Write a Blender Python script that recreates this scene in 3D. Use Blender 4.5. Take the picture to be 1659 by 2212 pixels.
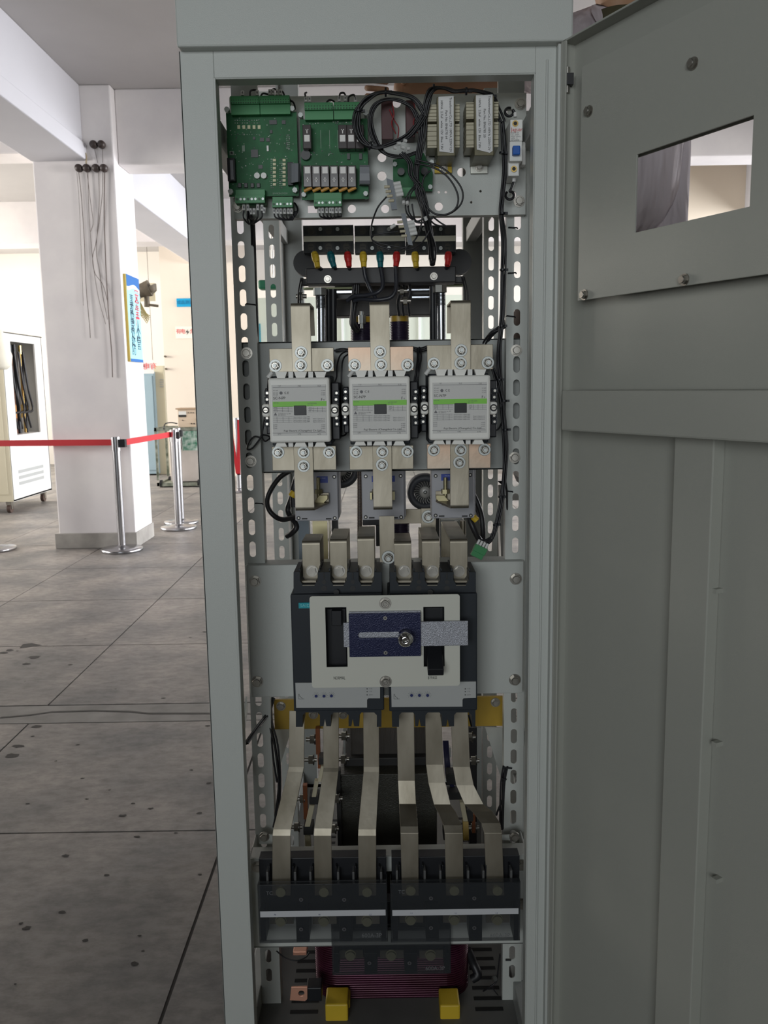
import bpy, bmesh, math, random
from math import pi, sin, cos, radians
from mathutils import Vector, Matrix
from mathutils.geometry import tessellate_polygon

random.seed(7)
for o in list(bpy.data.objects): bpy.data.objects.remove(o)
SC = bpy.context.scene
COL = SC.collection

# ---------------------------------------------------------------- camera
FPX = 1850.0; EYE = 1.34; PITCH = radians(8.45); ROLL = -radians(0.875)
camd = bpy.data.cameras.new('camera'); cam = bpy.data.objects.new('camera', camd); COL.objects.link(cam)
camd.sensor_fit = 'VERTICAL'; camd.sensor_height = 36.0; camd.lens = FPX / 2212 * 36
CM = Matrix.Rotation(pi/2 - PITCH, 4, 'X') @ Matrix.Rotation(ROLL, 4, 'Z')
cam.matrix_world = Matrix.Translation((0, 0, EYE)) @ CM
camd.clip_start = 0.01
camd.dof.use_dof = True; camd.dof.focus_distance = 1.5; camd.dof.aperture_fstop = 16
SC.camera = cam

# ---------------------------------------------------------------- world, light, exposure
w = bpy.data.worlds.new('world'); SC.world = w; w.use_nodes = True
bg = w.node_tree.nodes['Background']; bg.inputs[0].default_value = (0.75, 0.85, 1.0, 1); bg.inputs[1].default_value = 1.0
SC.view_settings.view_transform = 'Standard'; SC.view_settings.look = 'None'
SC.view_settings.exposure = 0.0; SC.view_settings.gamma = 1.0; SC.view_settings.use_curve_mapping = False
def area(name, loc, rot, sx, sy, power, col, spread=180):
    l = bpy.data.lights.new(name, 'AREA'); l.shape = 'RECTANGLE'; l.size = sx; l.size_y = sy
    l.energy = power; l.color = col; l.spread = radians(spread)
    o = bpy.data.objects.new(name, l); COL.objects.link(o); o.location = loc; o.rotation_euler = rot
    return o
# daylight entering by the hall's windows (right side far, left side far, clerestory behind the photographer), plus two added column fills
area('window_light_right', (6.9, 10.6, 2.1), (0, pi/2, 0), 2.4, 7.6, 640, (0.93, 0.95, 1.0), 115)
area('window_light_left', (-8.8, 11.4, 2.2), (0, -pi/2, 0), 2.4, 7.2, 560, (1.0, 0.95, 0.87), 115)
area('column_fill_right', (6.8, 4.2, 2.3), (radians(88), 0, radians(70)), 2.2, 2.0, 72, (1.0, 0.97, 0.95), 75)  # added fill aimed at column and beam fronts, clear of the near floor
area('column_fill_left', (-8.6, 4.4, 2.3), (radians(88), 0, radians(-66)), 1.8, 2.0, 60, (1.0, 0.96, 0.93), 70)  # second added fill, from the left onto the column front
area('window_light_behind', (-1.1, -3.9, 2.0), (radians(93), 0, radians(-11)), 2.8, 1.8, 38, (0.93, 0.975, 1.0), 100)

# ---------------------------------------------------------------- pixel rays -> true positions at a known depth
def W(px, py, Y):
    v = CM.to_3x3() @ Vector(((px-829.5)/FPX, -(py-1106)/FPX, -1.0))
    t = Y / v.y
    return Vector((v.x*t, Y, EYE + v.z*t))
def R(x0, y0, x1, y1, Y):
    ym = (y0+y1)/2; xm = (x0+x1)/2
    return W(x0, ym, Y).x, W(x1, ym, Y).x, W(xm, y1, Y).z, W(xm, y0, Y).z      # X0 X1 Z0 Z1
def FL(px, py):
    v = CM.to_3x3() @ Vector(((px-829.5)/FPX, -(py-1106)/FPX, -1.0))
    t = -EYE / v.z
    return Vector((v.x*t, v.y*t, 0))

# ---------------------------------------------------------------- materials
_m = {}
def mat(name, col, rough=0.5, metal=0.0, var=0.0, scale=6.0, bump=0.0, bscale=80.0, alpha=None, trans=0.0, col2=None, stretch=None, ior=None, spec=None):
    if name in _m: return _m[name]
    m = bpy.data.materials.new(name); m.use_nodes = True; nt = m.node_tree
    b = nt.nodes['Principled BSDF']
    b.inputs['Base Color'].default_value = (*col, 1); b.inputs['Roughness'].default_value = rough; b.inputs['Metallic'].default_value = metal
    if trans: b.inputs['Transmission Weight'].default_value = trans
    if alpha is not None: b.inputs['Alpha'].default_value = alpha
    if ior: b.inputs['IOR'].default_value = ior
    if spec is not None: b.inputs['Specular IOR Level'].default_value = spec
    tc = nt.nodes.new('ShaderNodeTexCoord'); vec = tc.outputs['Object']
    if stretch:
        mp = nt.nodes.new('ShaderNodeMapping'); mp.inputs['Scale'].default_value = stretch
        nt.links.new(vec, mp.inputs['Vector']); vec = mp.outputs['Vector']
    if var or col2:
        n = nt.nodes.new('ShaderNodeTexNoise'); n.inputs['Scale'].default_value = scale; n.inputs['Detail'].default_value = 6
        nt.links.new(vec, n.inputs['Vector'])
        r = nt.nodes.new('ShaderNodeValToRGB'); r.color_ramp.elements[0].position = 0.35; r.color_ramp.elements[1].position = 0.68
        c2 = col2 if col2 else tuple(c*(1-var) for c in col)
        r.color_ramp.elements[0].color = (*c2, 1); r.color_ramp.elements[1].color = (*col, 1)
        nt.links.new(n.outputs['Fac'], r.inputs['Fac']); nt.links.new(r.outputs['Color'], b.inputs['Base Color'])
    if bump:
        n2 = nt.nodes.new('ShaderNodeTexNoise'); n2.inputs['Scale'].default_value = bscale; n2.inputs['Detail'].default_value = 3
        nt.links.new(vec, n2.inputs['Vector'])
        bp = nt.nodes.new('ShaderNodeBump'); bp.inputs['Strength'].default_value = bump; bp.inputs['Distance'].default_value = 0.002
        nt.links.new(n2.outputs['Fac'], bp.inputs['Height']); nt.links.new(bp.outputs['Normal'], b.inputs['Normal'])
    _m[name] = m; return m
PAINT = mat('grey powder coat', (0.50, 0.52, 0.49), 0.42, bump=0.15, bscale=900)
PAINTD = mat('grey powder coat shaded', (0.33, 0.345, 0.33), 0.45, bump=0.12, bscale=900)  # same coat, interior shade painted in by a darker colour
STEEL = mat('zinc plated steel', (0.46, 0.44, 0.40), 0.36, 1.0, var=0.25, scale=60)
WASH = mat('bright zinc washer', (0.40, 0.42, 0.41), 0.48, 1.0)
DARKZ = mat('dark zinc and contact shade', (0.13, 0.13, 0.12), 0.4, 1.0)
TIN = mat('tinned copper bar', (0.42, 0.385, 0.315), 0.48, 0.95, col2=(0.24, 0.215, 0.165), scale=16, bump=0.15, bscale=60, stretch=(1, 1, 0.35))
COPPER = mat('copper', (0.90, 0.46, 0.32), 0.35, .45, var=0.2)
BLACK = mat('black plastic', (0.012, 0.013, 0.016), 0.42, spec=.35)
BLACKM = mat('black painted steel', (0.016, 0.016, 0.018), 0.5)
RUB = mat('black cable sheath', (0.012, 0.012, 0.014), 0.45)
DGREY = mat('charcoal moulded case', (0.020, 0.025, 0.031), 0.5, spec=.3)
WHITE = mat('white plastic', (0.75, 0.75, 0.72), 0.45)
CREAM = mat('contactor cover plastic', (0.80, 0.79, 0.74), 0.45)
GREEN = mat('green terminal plastic', (0.03, 0.22, 0.07), 0.45)
PCB = mat('green circuit board', (0.014, 0.14, 0.045), 0.5, spec=.3, col2=(0.008, 0.09, 0.028), scale=40)
INK = mat('black print', (0.02, 0.02, 0.02), 0.6)
INKG = mat('grey print', (0.16, 0.16, 0.17), 0.6)
YELLOW = mat('yellow insulation', (0.70, 0.48, 0.03), 0.5, var=0.15)
YVARN = mat('yellow varnished board', (0.42, 0.27, 0.03), 0.4, var=0.25, scale=10)
RED = mat('red plastic', (0.55, 0.02, 0.02), 0.4)
TEAL = mat('teal sleeve', (0.0, 0.13, 0.16), 0.4)
GOLD = mat('brass', (0.6, 0.42, 0.15), 0.3, 1.0)
CLEAR = mat('tinted clear cover', (0.30, 0.32, 0.34), 0.08, alpha=0.34)
SLEEVE = mat('white marker sleeve', (0.62, 0.62, 0.60), 0.5)
BLUE = mat('blue label', (0.01, 0.04, 0.32), 0.45)
FERRITE = mat('dark core lamination', (0.03, 0.032, 0.028), 0.45, var=0.3, scale=30)

# ---------------------------------------------------------------- mesh builder
class MB:
    def __init__(s): s.v = []; s.f = []; s.mi = []; s.ms = []; s.sm = []
    def m(s, m):
        if m not in s.ms: s.ms.append(m)
        return s.ms.index(m)
    def add(s, vs, fs, m, smooth=False):
        o = len(s.v); s.v += [Vector(v) for v in vs]; k = s.m(m)
        for f in fs: s.f.append([i+o for i in f]); s.mi.append(k); s.sm.append(smooth)
        return s
    def box(s, x0, x1, y0, y1, z0, z1, m):
        return s.add([(x0,y0,z0),(x1,y0,z0),(x1,y1,z0),(x0,y1,z0),(x0,y0,z1),(x1,y0,z1),(x1,y1,z1),(x0,y1,z1)],
              [(0,3,2,1),(4,5,6,7),(0,1,5,4),(1,2,6,5),(2,3,7,6),(3,0,4,7)], m)
    def pbox(s, x0, y0, x1, y1, Y, d, m):
        a = R(x0, y0, x1, y1, Y); return s.box(a[0], a[1], Y, Y+d, a[2], a[3], m)
    def poly(s, pts, holes, y0, y1, m):          # XZ outline extruded along Y
        loops = [pts] + holes; fl = [p for l in loops for p in l]; n = len(fl)
        tris = tessellate_polygon([[Vector((p[0], p[1], 0)) for p in l] for l in loops])
        vs = [(p[0], y0, p[1]) for p in fl] + [(p[0], y1, p[1]) for p in fl]
        fs = []
        for t in tris:
            a, b, c = [Vector(fl[i]) for i in t]
            ccw = (b-a).cross(c-a) > 0
            t = list(t) if ccw else list(t)[::-1]
            fs.append(t); fs.append([i+n for i in t[::-1]])
        o = 0
        for li, l in enumerate(loops):
            A = sum(l[i][0]*l[(i+1) % len(l)][1]-l[(i+1) % len(l)][0]*l[i][1] for i in range(len(l)))
            for i in range(len(l)):
                j = (i+1) % len(l); q = (o+i, o+j, o+j+n, o+i+n)
                if (A > 0) == (li == 0): q = q[::-1]
                fs.append(q[::-1] if False else q)
            o += len(l)
        return s.add(vs, fs, m)
    def cyl(s, p, q, r, m, n=20, r2=None, cap=True, smooth=True):
        p = Vector(p); q = Vector(q); d = (q-p).normalized(); r2 = r if r2 is None else r2
        u = d.orthogonal().normalized(); v = d.cross(u)
        vs = []
        for c, rr in ((p, r), (q, r2)): vs += [c + (u*cos(2*pi*i/n)+v*sin(2*pi*i/n))*rr for i in range(n)]
        s.add(vs, [(i, (i+1) % n, (i+1) % n+n, i+n) for i in range(n)], m, smooth)
        if cap: s.add(vs, [tuple(range(n))[::-1], tuple(range(n, 2*n))], m)
        return s
    def tube(s, pts, r, m, n=8, cap=True):
        pts = [Vector(p) for p in pts]; N = len(pts); vs = []; u = None
        for i, p in enumerate(pts):
            d = (pts[min(i+1, N-1)]-pts[max(i-1, 0)]).normalized()
            if u is None: u = d.orthogonal().normalized()
            u = (u-d*u.dot(d)).normalized(); v = d.cross(u)
            vs += [p+(u*cos(2*pi*k/n)+v*sin(2*pi*k/n))*r for k in range(n)]
        fs = [(i*n+k, i*n+(k+1) % n, (i+1)*n+(k+1) % n, (i+1)*n+k) for i in range(N-1) for k in range(n)]
        s.add(vs, fs, m, True)
        if cap: s.add(vs, [tuple(range(n))[::-1], tuple(range((N-1)*n, N*n))], m)
        return s
    def curve(s, ctrl, r, m, n=8, res=6):        # smooth tube through points
        return s.tube(smooth_pts(ctrl, res), r, m, n)
    def lathe(s, c, prof, m, n=32, axis='Z'):    # prof: (radius, height)
        c = Vector(c); vs = []
        for rr, h in prof:
            for i in range(n):
                a = 2*pi*i/n
                if axis == 'Z': vs.append(c+Vector((rr*cos(a), rr*sin(a), h)))
                else: vs.append(c+Vector((rr*cos(a), -h, rr*sin(a))))
        fs = [(j*n+i, j*n+(i+1) % n, (j+1)*n+(i+1) % n, (j+1)*n+i) for j in range(len(prof)-1) for i in range(n)]
        return s.add(vs, fs, m, True)
    def ribbon(s, secs, t, m):                   # secs: list of (A, B) edge points, thickness t behind
        vs = []; N = len(secs)
        for i, (a, b) in enumerate(secs):
            a = Vector(a); b = Vector(b)
            c0 = (Vector(secs[max(i-1, 0)][0])+Vector(secs[max(i-1, 0)][1]))/2; c1 = (Vector(secs[min(i+1, N-1)][0])+Vector(secs[min(i+1, N-1)][1]))/2
            n = (c1-c0).cross(b-a).normalized()
            vs += [a, b, b+n*t, a+n*t]
        fs = []
        for i in range(N-1):
            for k in range(4): fs.append((i*4+k, i*4+(k+1) % 4, (i+1)*4+(k+1) % 4, (i+1)*4+k))
        fs += [(3, 2, 1, 0), (N*4-4, N*4-3, N*4-2, N*4-1)]
        return s.add(vs, fs, m)
    def text(s, body, cx, cz, Y, size, m, align='CENTER', rot=0.0, th=0.0, mtx=None, xs=1.0, mirror=False):
        k = (body, align)
        if k not in _tx:
            cu = bpy.data.curves.new('t', 'FONT'); cu.body = body; cu.align_x = align; cu.align_y = 'CENTER'; cu.size = 1; cu.resolution_u = 2
            ob = bpy.data.objects.new('t', cu); COL.objects.link(ob); bpy.context.view_layer.update()
            me = bpy.data.meshes.new_from_object(ob.evaluated_get(bpy.context.evaluated_depsgraph_get()))
            _tx[k] = ([v.co.copy() for v in me.vertices], [tuple(p.vertices) for p in me.polygons])
            bpy.data.objects.remove(ob); bpy.data.curves.remove(cu); bpy.data.meshes.remove(me)
        vs, fs = _tx[k]
        if mtx is None: mtx = Matrix.Translation((cx, Y, cz)) @ Matrix.Rotation(rot, 4, 'Y') @ Matrix.Rotation(pi/2, 4, 'X') @ Matrix.Scale(size, 4)
        if xs != 1.0 or mirror: mtx = mtx @ Matrix.Diagonal((-xs if mirror else xs, 1, 1, 1))
        return s.add([mtx @ v for v in vs], fs, m)
    def build(s, name, parent=None, bevel=0, seg=2, label=None):
        me = bpy.data.meshes.new(name); L = Vector((0, 0, 0))
        if parent is not None:
            q = parent
            while q is not None: L = L+q.location; q = q.parent
        me.from_pydata([v-L for v in s.v], [], s.f)
        for m in s.ms: me.materials.append(m)
        me.polygons.foreach_set('material_index', s.mi); me.polygons.foreach_set('use_smooth', s.sm)
        me.validate(); me.update()
        bm = bmesh.new(); bm.from_mesh(me); bmesh.ops.recalc_face_normals(bm, faces=bm.faces); bm.to_mesh(me); bm.free()
        o = bpy.data.objects.new(name, me); COL.objects.link(o)
        if parent is not None: o.parent = parent
        if bevel:
            b = o.modifiers.new('bevel', 'BEVEL'); b.width = bevel; b.segments = seg; b.limit_method = 'ANGLE'; b.angle_limit = radians(40); b.harden_normals = False
        if label: o['label'] = label
        return o
_tx = {}
def smooth_pts(c, res=6):
    c = [Vector(p) for p in c]; out = []
    P = [c[0]*2-c[1]]+c+[c[-1]*2-c[-2]]
    for i in range(1, len(P)-2):
        a, b, d, e = P[i-1], P[i], P[i+1], P[i+2]
        for k in range(res):
            t = k/res
            out.append(0.5*((2*b)+(d-a)*t+(2*a-5*b+4*d-e)*t*t+(3*b-a-3*d+e)*t*t*t))
    out.append(c[-1]); return out
def ipx(pl):                                     # list of (px, py, Y) -> world points
    return [W(*p) for p in pl]
def thing(name, label, cat, loc=(0, 0, 0), group=None):
    o = bpy.data.objects.new(name, None); COL.objects.link(o); o.empty_display_size = 0.02
    o.location = loc; o['label'] = label; o['category'] = cat
    if group: o['group'] = group
    return o
def tag(o, label, cat, group=None, kind=None):
    o['label'] = label; o['category'] = cat
    if group: o['group'] = group
    if kind: o['kind'] = kind
    return o
def struct(o, label=None):
    o['kind'] = 'structure'
    if label: o['label'] = label
    return o
def dup(r, off, label, group=None):              # copy a thing with its parts and sub-parts
    def cp(o, par):
        c = o.copy(); COL.objects.link(c); c.parent = par
        for ch in kids.get(o, []): cp(ch, c)
        return c
    kids = {}
    for o in COL.objects:
        if o.parent: kids.setdefault(o.parent, []).append(o)
    c = cp(r, None); c.location = r.location+Vector(off); c['label'] = label
    if group: c['group'] = group
    return c
def stad(cx, cz, w, h, n=6):                     # vertical stadium outline
    r = w/2; k = h/2-r
    return [(cx+r*cos(a), cz+k+r*sin(a)) for a in [pi*i/n for i in range(n+1)]] + [(cx-r*cos(a), cz-k-r*sin(a)) for a in [pi*i/n for i in range(n+1)]]
def circ(cx, cz, r, n=16): return [(cx+r*cos(2*pi*i/n), cz+r*sin(2*pi*i/n)) for i in range(n)]
def rect(x0, x1, z0, z1): return [(x0, z0), (x1, z0), (x1, z1), (x0, z1)]
def bolt(mb, c, r, h=0.006, m=None, washer=True, d=(0, -1, 0), dome=True):      # hex head facing d
    m = m or STEEL; c = Vector(c); d = Vector(d).normalized()
    if washer: mb.cyl(c, c+d*0.0015, r*1.25, m, 24)
    mb.cyl(c+d*0.0012, c+d*h, r, m, 6, smooth=False)
    if dome: mb.cyl(c+d*h, c+d*(h+0.0012), r*0.8, m, 18, r2=r*0.7)
def nutstud(mb, c, r=0.0062, d=(0, -1, 0)):      # washer, spring washer, nut, stud end; thin dark discs paint contact shade
    c = Vector(c); d = Vector(d)
    mb.cyl(c, c+d*0.0004, r*1.78, DARKZ, 28); mb.cyl(c, c+d*0.0016, r*1.66, WASH, 28); mb.cyl(c+d*0.0016, c+d*0.0032, r*1.22, DARKZ, 24)
    mb.cyl(c+d*0.0032, c+d*0.0085, r*1.1, STEEL, 6, smooth=False); mb.cyl(c+d*0.0085, c+d*0.0095, r*0.98, STEEL, 24, r2=r*.8); mb.cyl(c+d*0.0085, c+d*0.0098, r*0.6, DARKZ, 16); mb.cyl(c+d*0.0085, c+d*0.014, r*0.5, WASH, 16)
def pbolt(px, py, Y, r, name='bolt', parent=None, h=0.006, **k):
    b = MB(); bolt(b, W(px, py, Y), r, h, **k); return b.build(name, parent)

# ================================================================ SETTING
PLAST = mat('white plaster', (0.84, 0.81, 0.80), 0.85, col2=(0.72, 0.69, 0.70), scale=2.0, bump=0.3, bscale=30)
CEIL = mat('ceiling plaster', (0.52, 0.50, 0.49), 0.9, var=0.06, scale=2)
WALLM = mat('warm white wall paint', (0.84, 0.80, 0.74), 0.85, var=0.05, scale=1.2)
TILE = mat('worn stone floor', (0.37, 0.335, 0.305), 0.5, col2=(0.20, 0.192, 0.185), scale=2.6, bump=0.25, bscale=12, spec=0.35)
GROUT = mat('dark floor joint', (0.07, 0.065, 0.06), 0.8)
CZ = 3.72
def floor_material():                            # worn stone: broad stains, fine speckle and scuffs
    m = TILE; nt = m.node_tree; b = nt.nodes['Principled BSDF']
    tc = nt.nodes.new('ShaderNodeTexCoord'); ramp = [n for n in nt.nodes if n.type == 'VALTORGB'][0]
    n = nt.nodes.new('ShaderNodeTexNoise'); n.inputs['Scale'].default_value = 26; n.inputs['Detail'].default_value = 8; n.inputs['Roughness'].default_value = 0.7
    mp = nt.nodes.new('ShaderNodeMapping'); mp.inputs['Scale'].default_value = (0.6, 1.0, 1)
    nt.links.new(tc.outputs['Object'], mp.inputs['Vector']); nt.links.new(mp.outputs['Vector'], n.inputs['Vector'])
    r2 = nt.nodes.new('ShaderNodeValToRGB'); r2.color_ramp.elements[0].position = 0.36; r2.color_ramp.elements[0].color = (0.55, 0.55, 0.56, 1)
    r2.color_ramp.elements[1].position = 0.6; r2.color_ramp.elements[1].color = (1.0, 1.0, 1.0, 1)
    nt.links.new(n.outputs['Fac'], r2.inputs['Fac'])
    mx = nt.nodes.new('ShaderNodeMixRGB'); mx.blend_type = 'MULTIPLY'; mx.inputs['Fac'].default_value = 0.75
    nt.links.new(ramp.outputs['Color'], mx.inputs['Color1']); nt.links.new(r2.outputs['Color'], mx.inputs['Color2'])
    nt.links.new(mx.outputs['Color'], b.inputs['Base Color'])
floor_material()
f = MB(); f.box(-9, 7, -4.2, 16, -0.12, -0.004, GROUT)
ys = [-3.43, -2.45, -1.47, -0.49, 0.49, 1.47, 2.45, 3.32, 3.52]+[4.38+0.985*i for i in range(13)]
xs = [-0.495+0.962*i for i in range(-9, 9)]
for i in range(len(xs)-1):
    for j in range(len(ys)-1):
        g = 0.004
        if ys[j] == 3.32: continue
        f.box(xs[i]+g, xs[i+1]-g, ys[j]+g, ys[j+1]-g, -0.004, 0, TILE)
f.box(-9, 7, 3.325, 3.515, -0.004, -0.0005, mat('patched floor strip', (0.26, 0.25, 0.235), 0.6, var=0.3, scale=9))
pts = [FL(x, y) for x, y in ((0, 1551), (60, 1546), (110, 1539), (200, 1536), (280, 1538), (320, 1542), (470, 1542), (700, 1545), (900, 1540))]
f.ribbon([(p+Vector((0, 0.012, 0.0008)), p+Vector((0, -0.002, 0.0008))) for p in pts], 0.0005, GROUT)
struct(f.build('floor'), 'worn grey stone floor slabs with dark joints and a crack')
MUD = mat('dark scuff marks', (0.06, 0.055, 0.05), 0.9)
f = MB(); random.seed(3)
for k in range(46):
    px = random.uniform(0, 480); py = random.uniform(1220, 2150); c = FL(px, py); a = random.uniform(0, 6); s_ = random.uniform(0.003, 0.011)
    if k < 8: px, py, s_ = [(60, 1395, .05), (75, 1420, .03), (20, 1405, .02), (78, 1570, .018), (26, 1632, .022), (40, 1612, .02), (56, 1434, .02), (8, 1410, .02)][k]; c = FL(px, py)
    n = 9; rr = [random.uniform(0.45, 1)*s_ for _ in range(n)]
    f.add([c+Vector((0, 0, 0.0009))]+[c+Vector((rr[i]*1.5*cos(a+2*pi*i/n), rr[i]*sin(a+2*pi*i/n), 0.0009)) for i in range(n)], [(0, i+1, (i+1) % n+1) for i in range(n)], MUD)
o = f.build('scuff_mark'); tag(o, 'dark scuffs and grit scattered over the grey slab floor', 'dirt', kind='stuff')

struct(MB().box(-9, 7, 3.4, 16, CZ, CZ+0.2, CEIL).build('ceiling'))
DIM = mat('bounce damping dark', (0.10, 0.095, 0.09), 0.9)  # unseen near ceiling and walls made dark to cut bounced light
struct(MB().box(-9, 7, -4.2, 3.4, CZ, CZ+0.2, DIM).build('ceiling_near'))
# back wall with two window openings at the far left where the daylight is blinding
struct(MB().box(-9, 7, 15.6, 15.8, 0, CZ, WALLM).build('wall_back'))
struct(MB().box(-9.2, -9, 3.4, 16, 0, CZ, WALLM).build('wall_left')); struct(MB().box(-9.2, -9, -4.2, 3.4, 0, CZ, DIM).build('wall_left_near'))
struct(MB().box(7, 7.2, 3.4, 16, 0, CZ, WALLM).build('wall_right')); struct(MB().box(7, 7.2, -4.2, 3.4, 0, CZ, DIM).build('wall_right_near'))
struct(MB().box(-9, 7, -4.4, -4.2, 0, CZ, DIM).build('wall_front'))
# column with plinth
c = MB(); x0, x1, y0, y1 = -2.77, -2.115, 7.19, 7.72
c.box(x0, x1, y0, y1, 0, CZ, PLAST)
struct(c.build('column', bevel=0.012), 'square white plastered column with grey stains')
c = MB(); c.box(x0-0.03, x1+0.012, y0-0.02, y1+0.005, 0, 0.13, mat('grey plinth render', (0.42, 0.40, 0.37), 0.85, var=0.35, scale=5)); struct(c.build('baseboard_column', bevel=0.006))
# smudges low on the column front
SMU = mat('grey grime', (0.43, 0.42, 0.45), 0.9)
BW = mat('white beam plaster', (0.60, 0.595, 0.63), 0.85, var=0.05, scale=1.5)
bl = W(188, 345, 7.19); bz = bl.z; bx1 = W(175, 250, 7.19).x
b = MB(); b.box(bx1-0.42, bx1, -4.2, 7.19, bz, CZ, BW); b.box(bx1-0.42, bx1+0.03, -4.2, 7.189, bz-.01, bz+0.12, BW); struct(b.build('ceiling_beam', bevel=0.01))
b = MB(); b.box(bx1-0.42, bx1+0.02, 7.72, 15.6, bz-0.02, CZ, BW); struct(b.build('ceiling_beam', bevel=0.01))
tz = W(290, 366, 7.45).z
b = MB(); b.box(-2.115, 7, 7.30, 7.62, tz, CZ, PLAST); struct(b.build('ceiling_beam', bevel=0.01))
b = MB(); b.box(-9, -2.77, 7.30, 7.62, tz+0.1, CZ, PLAST); struct(b.build('ceiling_beam', bevel=0.01))
b = MB(); b.box(-2.2, 7, 11.4, 11.8, bz+0.05, CZ, PLAST); struct(b.build('ceiling_beam'))
b = MB(); b.box(-9, -2.6, 11.4, 11.8, bz+0.05, CZ, PLAST); struct(b.build('ceiling_beam'))
struct(MB().box(2.9, 7, 10.0, 10.15, 2.56, CZ, mat('cream header wall', (0.84, 0.74, 0.60), .85)).build('wall_header'))
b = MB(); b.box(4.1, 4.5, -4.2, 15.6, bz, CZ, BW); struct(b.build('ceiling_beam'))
# rear partition running back from the column's far side (blinding white) and pale green partition
pw = W(360, 800, 14.2)

# ================================================================ SWITCHGEAR CABINET (frame, posts, plates, door)
YF = 1.38; YP = 1.55
cab = thing('switchgear_cabinet', 'tall open grey steel electrical cabinet with its door swung out to the right', 'cabinet', (0, 1.94, 0))
XL, XR = -0.299, 0.283
ZT = W(800, 104, YF).z
# header
h = MB(); zt = 2.32; yh = 1.360; hz = W(800, 95, yh).z; hl = W(379, 60, yh).x; hr = W(1239, 40, yh).x
h.add([(hl, yh, zt), (hl, yh, hz), (hr, yh, hz), (hr, yh, zt), (hl+.004, YF+.02, ZT-.001), (hr-.004, YF+.02, ZT-.001), (hl, YF+.02, zt), (hr, YF+.02, zt)],
      [(0, 1, 2, 3), (1, 4, 5, 2), (0, 6, 4, 1), (3, 2, 5, 7), (0, 3, 7, 6), (4, 6, 7, 5)], PAINT)
h.build('header_panel', cab, bevel=0.003)
MB().box(XL, XR, 1.36, 2.55, 2.32, 2.335, PAINT).build('roof_panel', cab)
# front frame with opening
f = MB(); z0 = 0.10
il = W(463, 175, YF).x; ir = W(1157, 165, YF).x; it = W(800, 163, YF).z
f.box(XL, il, YF, YF+.003, z0, ZT, PAINT); f.box(ir, XR-.012, YF, YF+.003, z0, ZT, PAINT); f.box(il, ir, YF, YF+.003, it, ZT, PAINT)
f.box(il-.002, il+.002, YF-.001, YF+.028, z0, it, PAINT); f.box(ir-.002, ir, YF, YF+.03, z0, it, PAINT); f.box(il, ir, YF, YF+.03, it-.002, it, PAINT)
f.box(XL, XL+.003, YF, YF+.05, z0, ZT, PAINT)
f.box(XR-.028, XR-.025, YF-.004, YF+.002, z0, ZT-.02, PAINT)           # gutter ribs by the hinge
f.box(XR-.013, XR-.001, YF-.018, YF-.014, z0, ZT-.004, PAINT); f.box(XR-.013, XR-.0105, YF-.014, YF+.002, z0, ZT-.004, PAINT)
f.box(XR-.003, XR-.001, YF-.014, YF+.05, z0, ZT-.004, PAINT)
f.build('front_frame', cab, bevel=0.0012)
# rear frame
f = MB(); yb = 2.5
for a, b_ in ((612, 655), (1000, 1043)):
    xa = W(a, 600, yb).x; xb = W(b_, 600, yb).x
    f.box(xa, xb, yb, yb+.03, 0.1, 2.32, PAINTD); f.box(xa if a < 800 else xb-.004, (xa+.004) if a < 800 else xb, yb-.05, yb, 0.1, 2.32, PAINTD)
f.build('rear_frame', cab, bevel=0.002)
# side rails running back at the top and base
for sx in (XL+.012, XR-.04):
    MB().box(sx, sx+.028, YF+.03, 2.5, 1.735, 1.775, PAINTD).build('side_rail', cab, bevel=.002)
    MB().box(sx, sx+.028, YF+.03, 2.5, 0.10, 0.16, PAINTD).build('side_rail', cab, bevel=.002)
# slotted posts
def slotted_post(xa, xb, Y, slot_px, zt, zb, cx_frac=0.5, flange=0.03):
    p = MB(); wd = xb-xa; P_ = 0.04105; z = slot_px
    while z > zt-.022: z -= P_
    top = zt
    while z > zb+.03:
        bot = z-P_/2; p.poly(rect(xa, xb, bot, top), [stad(xa+wd*cx_frac, z, 0.0117, 0.0292)], Y, Y+.002, PAINT); top = bot; z -= P_
    p.poly(rect(xa, xb, zb, top), [], Y, Y+.002, PAINT)
    p.box(xa, xa+.002, Y+.002, Y+flange, zb, zt, PAINT); p.box(xb-.002, xb, Y+.002, Y+flange, zb, zt, PAINT)
    return p.build('slotted_post', cab)
lx0 = W(499, 480, YP).x; rx1 = W(1142, 450, YP).x
slotted_post(lx0, lx0+.0378, YP, W(520, 512-49.2*6, YP).z, 1.80, .12, .42)
slotted_post(rx1-.0378, rx1, YP, W(1121, 503-49.2*6, YP).z, 1.80, .12, .5, .02)
MB().box(rx1, rx1+.006, YP+.004, YP+.05, .12, 1.785, PAINT).build('post_side_channel', cab)
a, b_, _, _ = R(572, 560, 606, 620, 1.9); slotted_post(a, b_, 1.9, W(590, 516-40.5*8, 1.9).z, 1.95, .12, .5)
a, b_, _, _ = R(1045, 560, 1077, 620, 1.9); slotted_post(a, b_, 1.9, W(1060, 491-39.5*8, 1.9).z, 1.95, .12, .5)
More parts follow.
